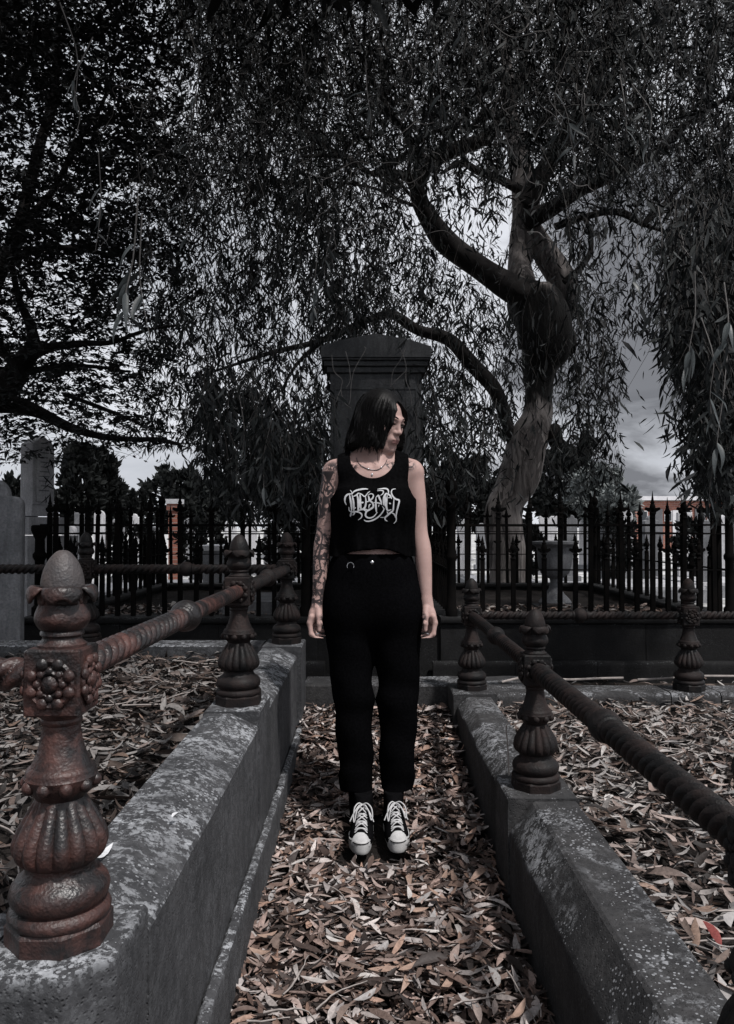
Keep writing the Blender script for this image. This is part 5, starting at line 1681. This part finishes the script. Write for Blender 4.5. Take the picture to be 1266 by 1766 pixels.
# head
H = dict(T=TH_)
b.ell((0, .014, .030), (.070, .090, .082), .02, T=TH_, Rm=HR)
b.ell((0, -.032, -.020), (.057, .060, .082), .03, T=TH_, Rm=HR)
b.ell((0, -.044, -.074), (.042, .043, .032), .025, T=TH_, Rm=HR)
b.ell((0, -.079, -.098), (.016, .014, .013), .02, T=TH_)
b.cone((-.047, .0, -.062), (-.028, -.06, -.092), .014, .013, .02, T=TH_); b.cone((.047, .0, -.062), (.028, -.06, -.092), .014, .013, .02, T=TH_)
for sg in (-1, 1):
    b.ell((sg * .041, -.060, -.022), (.022, .020, .018), .02, T=TH_, Rm=HR)
    b.cone((sg * .008, -.088, .018), (sg * .043, -.073, .020), .0085, .0085, .012, T=TH_)
    b.ell((sg * .030, -.094, .001), (.018, .012, .011), .012, T=TH_, Rm=HR, mode='sub')
    b.ell((sg * .031, -.0745, .000), (.0135, .0125, .0125), .003, T=TH_)
    # lids
    b.cone((sg * .017, -.0850, .0048), (sg * .046, -.0780, .0038), .0055, .0055, .004, T=TH_)
    b.cone((sg * .018, -.0845, -.0075), (sg * .043, -.0785, -.0075), .0032, .0032, .004, T=TH_)
# nose
b.cone((0, -.085, .014), (0, -.103, -.026), .0070, .0080, .012, T=TH_)
b.ell((0, -.1055, -.0285), (.0085, .009, .0078), .008, T=TH_)
for sg in (-1, 1):
    b.ell((sg * .0105, -.095, -.031), (.0070, .009, .0068), .007, T=TH_, Rm=HR)
    b.ell((sg * .006, -.0995, -.0385), (.0035, .004, .003), .003, T=TH_, mode='sub')
# lips
b.ell((0, -.086, -.058), (.024, .014, .018), .015, T=TH_, Rm=HR)
b.ell((0, -.0950, -.0570), (.018, .006, .0042), .007, T=TH_, Rm=HR)
b.ell((0, -.0940, -.0680), (.0165, .0065, .0048), .007, T=TH_, Rm=HR)
b.cone((-.016, -.0955, -.0625), (.016, -.0955, -.0625), .0010, .0010, .003, T=TH_, mode='sub')

def skin_mat():
    t = NT('skin')
    base = (0.385, 0.26, 0.235)
    v = t.coord('Object')
    n = t.noise(v, 22, 5, .6)
    col = t.ramp(n, [(.3, tuple(x * .88 for x in base)), (.7, tuple(x * 1.06 for x in base))])
    col = t.mix(t.attr('lip', 'Fac'), col, (0.22, 0.11, 0.105))
    col = t.mix(t.math('MULTIPLY', t.attr('makeup_shade', 'Fac'), .92), col, (0.028, 0.019, 0.018))  # eye makeup, with the shade of the eye sockets painted in too
    # inked areas: dense blackwork with skin-coloured gaps
    big = t.vor(v, 26, 'F1'); wv = t.noise(v, 17, 4, .6, 2.0); lines = t.vor(t.coord('Object', (1, 1, .8)), 25, 'DISTANCE_TO_EDGE')
    ink = t.math('MAXIMUM', t.ramp(wv, [(.50, 0.0), (.515, 1.0)]), t.ramp(lines, [(.06, 1.0), (.085, 0.0)]))
    leafy = t.ramp(t.noise(v, 40, 3, .6, 2.5), [(.54, 0.0), (.57, .9)])
    ink = t.math('MULTIPLY', t.math('MAXIMUM', ink, t.math('MULTIPLY', leafy, .9)), t.ramp(t.noise(v, 14, 3, .6, 1.0), [(.40, 0.35), (.46, 1.0)]))
    m1 = t.math('MULTIPLY', t.attr('ink', 'Fac'), ink)
    spark = t.math('MULTIPLY', t.attr('ink2', 'Fac'), t.ramp(t.noise(v, 34, 3, .6, 2.4), [(.44, 0.0), (.48, 1.0)]))
    col = t.mix(t.math('MULTIPLY', t.math('MAXIMUM', m1, spark), .93), col, (0.012, 0.014, 0.017))
    t.bump(t.noise(v, 300, 3), .12, .001)
    t.b.inputs['Subsurface Weight'].default_value = .05
    t.b.inputs['Subsurface Radius'].default_value = (.012, .005, .003)
    return t.done(col, .55, .2)
M['skin'] = skin_mat()
body, V = sdf_obj(b, 'body', M['skin'], person)
hl = head_local(V)
lip = np.exp(-((hl[:, 0] / .021) ** 4)) * np.exp(-(((hl[:, 2] + .0635) / .0095) ** 4)) * (hl[:, 1] < -.088)
set_float(body.data, np.clip(lip, 0, 1), 'lip')
makeup_shade = sum(np.exp(-(((hl[:, 0] - sg * .032) / .0165) ** 2 + ((hl[:, 2] - .0015) / .0098) ** 2) ** 2) * (hl[:, 1] < -.06) for sg in (-1, 1))
set_float(body.data, np.clip(makeup_shade, 0, 1), 'makeup_shade')
ink = ((V[:, 0] < -.135) & (V[:, 2] < 1.385) & (V[:, 2] > .862)).astype(float) * np.clip((V[:, 2] - .862) / .02, 0, 1)
ink *= np.clip((-V[:, 0] - .135) / .012, 0, 1)
set_float(body.data, ink, 'ink')
def spot(c, r): return np.exp(-(np.sum(((V - np.array(c)) / np.array(r)) ** 2, 1)) ** 2)
ink2 = spot((lx(607), -.06, lz(806)), (.022, .08, .018)) + spot((lx(672), -.06, lz(803)), (.02, .08, .016)) + spot((lx(704), -.02, lz(804)), (.026, .06, .022)) + spot((lx(574), -.02, lz(806)), (.03, .06, .022)) + spot((-.183, -.066, .825), (.014, .02, .03)) + spot((.187, -.066, .83), (.014, .02, .03))
set_float(body.data, np.clip(ink2, 0, 1), 'ink2')

M['black_cloth'] = simple('black_cloth', (0.0032, 0.0032, 0.0035), .95, .0, 0, .3, 90, .2)
M['black_denim'] = simple('black_denim', (0.0026, 0.0026, 0.003), .95, .0, 0, .3, 120, .2)
M['hair'] = simple('black_hair', (0.0035, 0.0033, 0.0034), .5, .12, 0, .3, 60)

# tank top: loose, cropped, scooped neck
g = SDF((-.20, -.17, 1.06), (.205, .16, 1.47), .0045)
g.ell((0.002, .01, 1.27), (.148, .103, .18), .05)
g.ell((-.065, -.07, 1.265), (.064, .056, .07), .05); g.ell((.07, -.07, 1.265), (.064, .056, .07), .05)
g.ell((0.005, -.012, 1.36), (.125, .072, .07), .04)
g.cone((-.115, .01, 1.386), (.12, .01, 1.386), .050, .050, .03)
g.cone((-.04, .025, 1.445), (-.135, .012, 1.395), .041, .045, .03); g.cone((.045, .025, 1.445), (.145, .012, 1.395), .041, .045, .03)
g.cone((.0, .02, 1.36), (.0, .015, 1.43), .058, .055, .03)
X, Y, Z = g.grid((slice(None),) * 3)
wave = .006 * np.sin(X * 55 + 1.0) + .004 * np.sin(X * 120 + Y * 60)
rad = np.sqrt((X - .004) ** 2 / .154 ** 2 + (Y - .0) ** 2 / .112 ** 2)
tube_ = (rad - 1) * .11 + wave * np.clip((1.25 - Z) / .15, 0, 1)
tube_ = np.maximum(tube_, Z - 1.30)
kk = .05; hh = np.clip(.5 + .5 * (g.F - tube_) / kk, 0, 1)
g.F = g.F + (tube_ - g.F) * hh - kk * hh * (1 - hh)
hem = 1.089 - .034 * (np.abs(X - .004) / .13) ** 3 + .002 * np.sin(X * 40)
g.F = np.maximum(g.F, hem - Z)
neckc = 1 - np.sqrt(((X - .0) / .086) ** 2 + ((Z - 1.445) / .092) ** 2)
neckc = neckc * .08
g.F = np.maximum(g.F, np.where(Y < .03, neckc, np.maximum(neckc, -1)))
g.F = np.maximum(g.F, np.where(Z > 1.385, neckc, -1))
armh = np.abs(X - .002) - np.interp(Z, [1.22, 1.262, 1.285, 1.30, 1.32, 1.35, 1.40], [.26, .185, .154, .143, .135, .131, .135]).astype(np.float32)
g.F = np.maximum(g.F, armh).astype(np.float32)
top, TV = sdf_obj(g, 'tank_top', M['black_cloth'], person)
gridF = g.F
def front_y(x, z):
    i = (x - g.lo[0]) / g.h; k = (z - g.lo[2]) / g.h
    i0, k0 = int(i), int(k)
    fi, fk = i - i0, k - k0
    col_ = (gridF[i0, :, k0] * (1 - fi) + gridF[i0 + 1, :, k0] * fi) * (1 - fk) + (gridF[i0, :, k0 + 1] * (1 - fi) + gridF[i0 + 1, :, k0 + 1] * fi) * fk
    j = int(np.argmax(col_ < 0))
    if j == 0: return -.1
    a, c = col_[j - 1], col_[j]
    return g.lo[1] + (j - 1 + a / (a - c)) * g.h

# the pale lettering printed on the chest
LOGO = [
    ([(100, 390), (70, 320), (75, 240), (110, 190), (160, 170), (225, 172)], 26),
    ([(160, 172), (185, 300), (203, 420), (205, 520)], 30), ([(212, 190), (238, 300), (248, 420), (250, 520)], 26),
    ([(175, 90), (205, 130), (215, 180)], 12),
    ([(215, 170), (250, 125), (310, 95), (400, 75), (470, 68), (535, 72)], 24),
    ([(150, 430), (160, 505), (225, 532), (300, 525), (370, 545), (410, 590), (395, 645), (335, 690)], 22),
    ([(205, 530), (175, 625)], 30), ([(275, 540), (225, 600)], 22),
    ([(225, 225), (290, 200), (330, 165), (350, 150)], 20), ([(250, 470), (290, 440)], 16),
    ([(315, 185), (338, 300), (342, 420), (330, 520)], 34), ([(372, 165), (378, 300), (382, 420), (395, 480)], 30),
    ([(390, 348), (445, 338)], 26), ([(345, 150), (400, 175), (460, 220), (500, 190), (530, 150), (575, 115)], 18), ([(335, 505), (400, 480), (450, 480), (490, 520)], 28),
    ([(480, 220), (492, 330), (475, 430), (450, 465), (530, 490)], 26), ([(490, 330), (540, 320)], 18),
    ([(535, 195), (555, 270), (548, 330)], 24), ([(535, 190), (600, 165), (640, 200), (620, 260), (575, 300), (630, 360), (635, 430), (570, 480), (505, 520), (482, 590), (510, 635), (570, 650), (640, 625), (690, 575), (720, 535)], 26),
    ([(545, 460), (560, 390), (590, 380)], 16),
    ([(690, 240), (688, 400), (702, 545)], 28), ([(690, 240), (740, 200), (762, 260), (790, 320), (800, 390)], 26), ([(640, 340), (740, 352), (785, 372)], 20), ([(740, 430), (755, 380)], 12),
    ([(780, 205), (828, 165), (838, 115), (790, 98), (715, 108)], 18), ([(838, 400), (845, 260), (880, 180), (905, 150)], 28), ([(875, 190), (870, 420)], 30), ([(915, 190), (905, 300), (900, 430), (930, 500), (1000, 480)], 28),
    ([(820, 420), (850, 480), (780, 590), (680, 670), (570, 712), (490, 712), (450, 685)], 22),
    ([(720, 75), (850, 60), (915, 72), (942, 120), (930, 185)], 22), ([(905, 160), (970, 200), (1005, 270)], 26), ([(950, 352), (990, 368)], 22), ([(930, 250), (985, 240)], 14),
    ([(1085, 65), (1020, 82), (998, 140), (1030, 220), (1090, 275), (1155, 300), (1138, 400), (1112, 500), (1096, 600), (1098, 700), (1050, 762)], 24),
    ([(1052, 250), (1042, 400), (1030, 500), (980, 545), (920, 600), (872, 645), (882, 690), (922, 716)], 26), ([(1000, 545), (1055, 575), (1088, 650)], 18), ([(910, 520), (945, 590)], 18), ([(775, 640), (860, 640)], 10)]
pr_ = MB()
for pts, w in LOGO:
    a = smooth_path([(x, y, 0) for x, y in pts], 5)
    n = len(a); vs = []
    for i in range(n):
        t = a[min(i + 1, n - 1)] - a[max(i - 1, 0)]; t /= np.linalg.norm(t) + 1e-9
        nn = np.array([-t[1], t[0]])
        u = i / (n - 1)
        ww = w * .68 * (.10 + .90 * math.sin(math.pi * min(1, max(0, u * .96 + .02))) ** .55)
        for s_ in (-1, 1):
            X_, Z_ = lx(590 + (a[i, 0] + nn[0] * ww * s_) / 12.06), lz(840 + (a[i, 1] + nn[1] * ww * s_) / 12.06)
            vs.append((X_, front_y(X_, Z_) - .0022, Z_))
    pr_.add(vs, [(2 * i, 2 * i + 1, 2 * i + 3, 2 * i + 2) for i in range(n - 1)])
M['print'] = simple('pale_print', (.52, .53, .55), .8, .1, 0, .2, 60)
pr_.obj('chest_print', M['print'], top, False)

# trousers
t = SDF((-.225, -.16, .14), (.225, .17, 1.10), .005)
t.ell((-.003, .01, .92), (.184, .118, .20), .03)
t.ell((0, .01, 1.03), (.146, .102, .12), .05)
t.ell((-.09, .02, .86), (.10, .12, .13), .04); t.ell((.092, .02, .86), (.10, .12, .13), .04)
t.chain([(-.092, .01, .84), (-.074, .005, .53), (-.057, .02, .10)], [.098, .0735, .060], .02)
t.chain([(.094, .01, .84), (.098, .005, .53), (.091, .02, .10)], [.096, .0745, .060], .02)
X, Y, Z = t.grid((slice(None),) * 3)
t.F = t.F + (.0035 * np.sin(Z * 34 + X * 18 + np.sin(Y * 30) * 1.2) * np.clip((.8 - Z) / .2, 0, 1)).astype(np.float32) + (.0014 * np.sin(Z * 75 + Y * 40)).astype(np.float32) * np.clip((.36 - Z) / .1, 0, 1)
t.F = np.maximum(t.F, np.maximum(.178 + .004 * np.sin(X * 60) - Z, Z - 1.070)).astype(np.float32)
tr, _ = sdf_obj(t, 'trousers', M['black_denim'], person)
wb = MB()
wb.lathe([(1.0, 1.036), (1.012, 1.038), (1.012, 1.07), (1.0, 1.072)], 48)
wb.v = [(x * .146, .01 + y * .104, z) for x, y, z in wb.v]
wb.obj('waistband', M['black_denim'], tr)
M['metal'] = simple('silver_metal', (.62, .63, .65), .28, .5, 1.0, .05)
MB().ell((lx(641), -.101, lz(968)), (.0075, .004, .0075), 14, 8).obj('button', M['metal'], tr)
a = [(lx(605) + .0125 * math.cos(u), -.104, lz(974) + .0135 * math.sin(u)) for u in np.linspace(-.5, math.pi + .5, 16)]
MB().tube(a, .0012, 6).obj('belt_ring', M['metal'], tr)
# shanks and dark socks inside the trousers down to the shoes
so = SDF((-.15, -.1, .05), (.17, .16, .35), .005)
so.cone((-.057, .02, .33), (-.050, .030, .06), .045, .036, .01); so.cone((.087, .02, .33), (.077, .030, .06), .045, .036, .01)
sdf_obj(so, 'socks', M['black_cloth'], person)

# hair
hr = SDF((-.16, -.17, 1.40), (.20, .16, 1.71), .0035)
X, Y, Z = hr.grid((slice(None),) * 3)
x_, y_, z_ = X - HC[0], Y - HC[1], Z - HC[2]
Lx = HR[0, 0] * x_ + HR[1, 0] * y_ + HR[2, 0] * z_
Ly = HR[0, 1] * x_ + HR[1, 1] * y_ + HR[2, 1] * z_
Lz = HR[0, 2] * x_ + HR[1, 2] * y_ + HR[2, 2] * z_
az = np.arctan2(Lx, -Ly)                         # 0 = face direction
rx = .084 + .013 * np.clip(-(Lz - .02) / .12, 0, 1) ** .8
ry = .097 + .007 * np.clip(-(Lz - .02) / .12, 0, 1)
front = np.exp(-(az / .95) ** 4) * np.clip(1 - (Lz - .05) / .05, 0, 1)
rx = rx + .004 * front; ry = ry + .023 * front
rib = .0022 * np.sin(az * 34 + 3 * np.sin(Lz * 30)) + .0016 * np.sin(az * 71 + Lz * 20) + .004 * np.sin(az * 7 + Lz * 12)
topz = np.where(Lz > .02, (Lz - .02) / .101, 0)
rr = np.sqrt((Lx / rx) ** 2 + ((Ly - .012) / ry) ** 2 + topz ** 2)
d = (rr - 1) * .085 + .0035 * np.sin(Lz * 62 + az * 4) * np.clip(.06 - Lz, 0, .06) / .06 + rib * np.clip(1 - topz * 1.1, 0.05, 1)
bottom = (1.474 - .010 * np.sin(az * 2 + 1) + .007 * np.sin(az * 13 + 2 * np.sin(az * 5)) + .006 * np.sin(az * 29 + 1.3) + .014 * np.clip((np.abs(az) - 1.5), 0, 1)) - Z
bottom = bottom - .016 * np.exp(-((az - 1.05) / .35) ** 2) - .012 * np.exp(-((az + .9) / .3) ** 2)
d = np.maximum(d, bottom)
# opening for the face: parted in the middle, wider towards the chin
hw1 = np.interp(Lz, [-.2, -.12, -.06, .0, .045, .075, .092], [.64, .59, .46, .385, .32, .22, -.2]).astype(np.float32)      # towards the covered cheek
hw2 = np.interp(Lz, [-.2, -.12, -.06, .0, .045, .075, .092], [.68, .65, .61, .56, .46, .24, -.2]).astype(np.float32)      # far cheek
open_ = np.minimum(np.minimum(az + hw1, hw2 - az) * .07, (-Ly - .02))
d = np.maximum(d, open_)
hr.F = d.astype(np.float32)
hair, _ = sdf_obj(hr, 'hair', M['hair'], person)
# loose strand tips at the lower edge and along the parting
st = []
rs = np.random.default_rng(5)
for k in range(900):
    a_ = rs.uniform(-math.pi, math.pi)
    if -.55 < a_ < .75: continue
    pts = []
    z0 = rs.uniform(-.03, .085); z1 = -.096 - abs(rs.normal(0, .016)); fly = 1 + abs(rs.normal(0, .018)) * (rs.uniform() < .3)
    ss = rs.normal(0, .05)
    for i in range(6):
        zt_ = z0 + (z1 - z0) * i / 5
        q = np.clip(-(zt_ - .02) / .12, 0, 1)
        fr_ = math.exp(-(a_ / .95) ** 4); ex = .084 + .013 * q ** .8 + .004 * fr_; ey = .097 + .007 * q + .023 * fr_
        tz = max(0, (zt_ - .02) / .101); f = math.sqrt(max(.05, 1 - tz * tz)) * (1.008 + (fly - 1) * i / 5)
        aa = a_ + ss * i / 5 + .045 * math.sin(i * 1.5 + k)
        u = 1 / math.sqrt((math.sin(aa) / ex) ** 2 + (math.cos(aa) / ey) ** 2)
        pts.append(TH_((u * math.sin(aa) * f, .012 - u * math.cos(aa) * f, zt_)))
    st.append(np.array(pts))
o = ribbons(st, None, .0019, 'hair_strands', M['hair']); o.parent = hair

# face details
def face_ribbon(name, pts, w, mat):
    m = MB(); a = smooth_path([(*p,) for p in pts], 4); vs = []
    for i, p in enumerate(a):
        u = i / (len(a) - 1); ww = w * (.35 + .65 * math.sin(math.pi * (u * .8 + .1)))
        vs += [tuple(TH_(p + np.array([0, 0, -ww / 2]))), tuple(TH_(p + np.array([0, -.0006, ww / 2])))]
    m.add(vs, [(2 * i, 2 * i + 1, 2 * i + 3, 2 * i + 2) for i in range(len(a) - 1)])
    return m.obj(name, mat, person, True)
M['brow'] = simple('dark_brow', (.02, .016, .015), .8, .1)
M['eye'] = simple('eye_white', (.22, .205, .20), .2, .5, 0, .05)
M['iris'] = simple('dark_iris', (.03, .025, .022), .1, .5)
for sg in (-1, 1):
    face_ribbon('eyebrow', [(sg * .012, -.0975, .0215), (sg * .026, -.0955, .026), (sg * .040, -.087, .027), (sg * .051, -.076, .022)], .006, M['brow'])
    e = MB().ell(TH_((sg * .031, -.0752, -.0015)), (.0126, .0126, .0126), 20, 14).obj('eye', M['eye'], person)
    ctr = np.array([sg * .031, -.0752, -.0015]); dv = np.array([sg * .12 + .1, -1, -.42]); dv /= np.linalg.norm(dv)
    MB().ell(TH_(ctr + dv * .0095), (.0062, .0062, .0062), 12, 8).obj('iris', M['iris'], e)
    face_ribbon('eyelash', [(sg * .016, -.0895, -.0012), (sg * .027, -.0920, -.0002), (sg * .037, -.0890, -.0010), (sg * .049, -.079, -.0024)], .0042, M['brow'])
# necklaces
M['chain'] = simple('dark_chain', (.10, .10, .11), .35, .5, .8, .2, 90)
bgrid = b.F
def body_y(x, z):
    i, k = int(round((x - b.lo[0]) / b.h)), int(round((z - b.lo[2]) / b.h))
    j = int(np.argmax(bgrid[i, :, k] < 0))
    return b.lo[1] + j * b.h
def drape(pts, r, name, mat):
    a = smooth_path([(lx(x), 0, lz(y)) for x, y in pts], 6)
    P_ = [(p[0], body_y(p[0], p[2]) - r - .002, p[2]) for p in a]
    ys_ = np.convolve(np.pad([p[1] for p in P_], 2, mode='edge'), np.ones(5) / 5, 'valid')
    return MB().tube([(p[0], min(yy, p[1]), p[2]) for p, yy in zip(P_, ys_)], r, 6).obj(name, mat, person)
nk = drape([(614, 790), (618, 800), (626, 807), (635, 811), (646, 813), (655, 810), (663, 802), (667, 793)], .0013, 'necklace', M['chain'])
MB().ell((lx(635), body_y(lx(635), lz(811)) - .004, lz(811)), (.0035, .003, .0035), 10, 7).obj('bead', M['metal'], nk)
MB().ell((lx(657), body_y(lx(657), lz(808)) - .004, lz(808)), (.003, .003, .003), 10, 7).obj('bead', M['metal'], nk)
MB().ell((lx(641), body_y(lx(641), lz(820)) - .004, lz(821)), (.0035, .002, .006), 10, 7).obj('pendant', M['metal'], nk)
# finger rings
def ring(c, ax, R=.0098):
    m = MB(); pts = []
    q = Vector(ax).to_track_quat('Z', 'Y')
    for k in range(17):
        a_ = 2 * math.pi * k / 16; pts.append(tuple(Vector(c) + q @ Vector((R * math.cos(a_), R * math.sin(a_), 0))))
    return m.tube(pts, .0017, 6, cap=False).obj('ring', M['metal'], person)
ring((.205, -.056, .775), (-.3, -.15, -.9), .0105); ring((-.206, -.056, .775), (.3, -.15, -.9), .0105)

# canvas sneakers
M['canvas'] = simple('black_canvas', (.0045, .0045, .005), .95, .0, 0, .3, 150, .2)
M['rubber'] = simple('white_rubber', (.40, .40, .40), .55, .35, 0, .14, 26)
M['toe'] = simple('white_toe_rubber', (.42, .42, .425), .6, .3, 0, .18, 30)
M['lace'] = simple('white_lace', (.48, .48, .49), .85, .1, 0, .12, 60)
def outline(yaw_in):
    """sole outline, toe towards -y, length 0.265"""
    pts = []
    for k in range(40):
        a_ = 2 * math.pi * k / 40
        s_, c_ = math.sin(a_), math.cos(a_)
        y = (-.148 if c_ > 0 else -.1325) * c_
        w = .0505 if c_ > 0 else .040
        x = w * (abs(s_) ** .78) * (1 if s_ > 0 else -1)
        if abs(c_) < .5: x *= .94
        pts.append((x + yaw_in * .006 * math.sin(math.pi * (c_ + .2)), y))
    return pts
def shoe(cx, ty, rz, side, label):
    root = bpy.data.objects.new('sneaker', None); root.empty_display_size = .05
    root.location = (cx, ty + .1325, .034); root.rotation_euler = (0, 0, rz); link(root, person)
    if label: root['label'] = label
    root.scale = (.93, .95, .95)
    ol = outline(side)
    n = len(ol)
    rows = [(.0, .95), (.004, .99), (.010, 1.0), (.030, 1.0), (.034, .985), (.036, .93)]
    def hz(y, z): return z * (1 + .22 * S(-.07, -.1325, y) + .05)
    m = MB(); vs = []; fs = []
    for z, k in rows:
        for x, y in ol: vs.append((x * k, y * (1 - (1 - k) * .35), hz(y, z)))
    for i in range(len(rows) - 1):
        for k in range(n): fs.append((i * n + k, i * n + (k + 1) % n, (i + 1) * n + (k + 1) % n, (i + 1) * n + k))
    fs += [tuple(reversed(range(n))), tuple((len(rows) - 1) * n + k for k in range(n))]
    m.add(vs, fs).obj('sole', M['rubber'], root, True, 40)
    # thin dark line round the rubber band
    ln = [(x * 1.006, y * 1.004, hz(y, .031)) for x, y in ol] + [(ol[0][0] * 1.006, ol[0][1] * 1.004, hz(ol[0][1], .031))]
    MB().tube(ln, .0016, 5, cap=False).obj('foxing_line', M['canvas'], root)
    u = SDF((-.06, -.15, .0), (.06, .15, .19), .003)
    u.ell((0, -.075, .030), (.042, .060, .034), .02)
    u.ell((0, -.03, .040), (.040, .075, .042), .03)
    u.ell((0, .03, .050), (.036, .07, .055), .03)
    u.cone((0, .065, .05), (0, .062, .150), .036, .038, .03)
    u.cone((0, -.05, .05), (0, .035, .13), .026, .026, .03)
    X, Y, Z = u.grid((slice(None),) * 3)
    u.F = np.maximum(u.F, np.maximum(.02 - Z, Z - .158)).astype(np.float32)
    up, UV = sdf_obj(u, 'upper', M['canvas'], root)
    # toe cap: slightly inflated front of the upper
    tc = SDF((-.06, -.15, .0), (.06, -.05, .10), .0028)
    tc.ell((0, -.075, .030), (.042, .060, .034), .02); tc.ell((0, -.03, .040), (.040, .075, .042), .03); tc.ell((0, -.092, .030), (.0425, .042, .036), .02); tc.F = tc.F - .0015
    X, Y, Z = tc.grid((slice(None),) * 3)
    tc.F = np.maximum(tc.F, np.maximum(.02 - Z, Y + .108 + 10 * X * X)).astype(np.float32)
    sdf_obj(tc, 'toe_cap', M['toe'], root)
    def surf(x, y):
        i, j = int(round((x + .06) / .003)), int(round((y + .15) / .003))
        c_ = u.F[i, j, :]; kx = np.where(c_ < 0)[0]
        return (kx.max() if len(kx) else 15) * .003 + .001
    # laces: criss-cross up the tongue and a bow
    NR = 7
    ys_ = np.linspace(-.096, -.010, NR)
    for i in range(NR):
        y = ys_[i]; w = .0235 - .0014 * i
        for sgn in (1, -1):
            y2 = y + (.009 if i % 2 else .004)
            a_ = [(-w * sgn, y, surf(-w * sgn, y) + .0005), (-w * .4 * sgn, y + .002, surf(0, y) + .005), (w * .4 * sgn, y2, surf(0, y2) + .006), (w * sgn, y2 + .004, surf(w * sgn, y2 + .004) + .0005)]
            MB().tube(smooth_path(a_, 4).tolist(), .0026, 6).obj('lace', M['lace'], root)
    zt_ = surf(0, -.006) + .006
    for sgn, sx, dn in ((1, 1, .05), (-1, .8, .062)):
        a_ = [(x_, y_ - .026, z_) for x_, y_, z_ in [(0, .020, zt_), (.018 * sgn * sx, .012, zt_ + .008), (.036 * sgn * sx, -.004, zt_ - .004), (.041 * sgn * sx, -.014, zt_ - dn * .6), (.036 * sgn * sx, -.020, zt_ - dn * .85), (.024 * sgn * sx, -.006, zt_ - .012), (0, .018, zt_ + .001)]]
        MB().tube(smooth_path(a_, 5).tolist(), .0026, 6).obj('lace', M['lace'], root)
        a_ = [(0, -.008, zt_), (.014 * sgn, -.022, zt_), (.033 * sgn, -.036, zt_ - .025), (.046 * sgn, -.045, zt_ - .050)]
        MB().tube(smooth_path(a_, 4).tolist(), .0024, 6).obj('lace', M['lace'], root)
    return root
shoe(lx(625), 2.70 - WY, math.radians(-3), -1, None)
shoe(lx(679), 2.715 - WY, math.radians(4), 1, None)
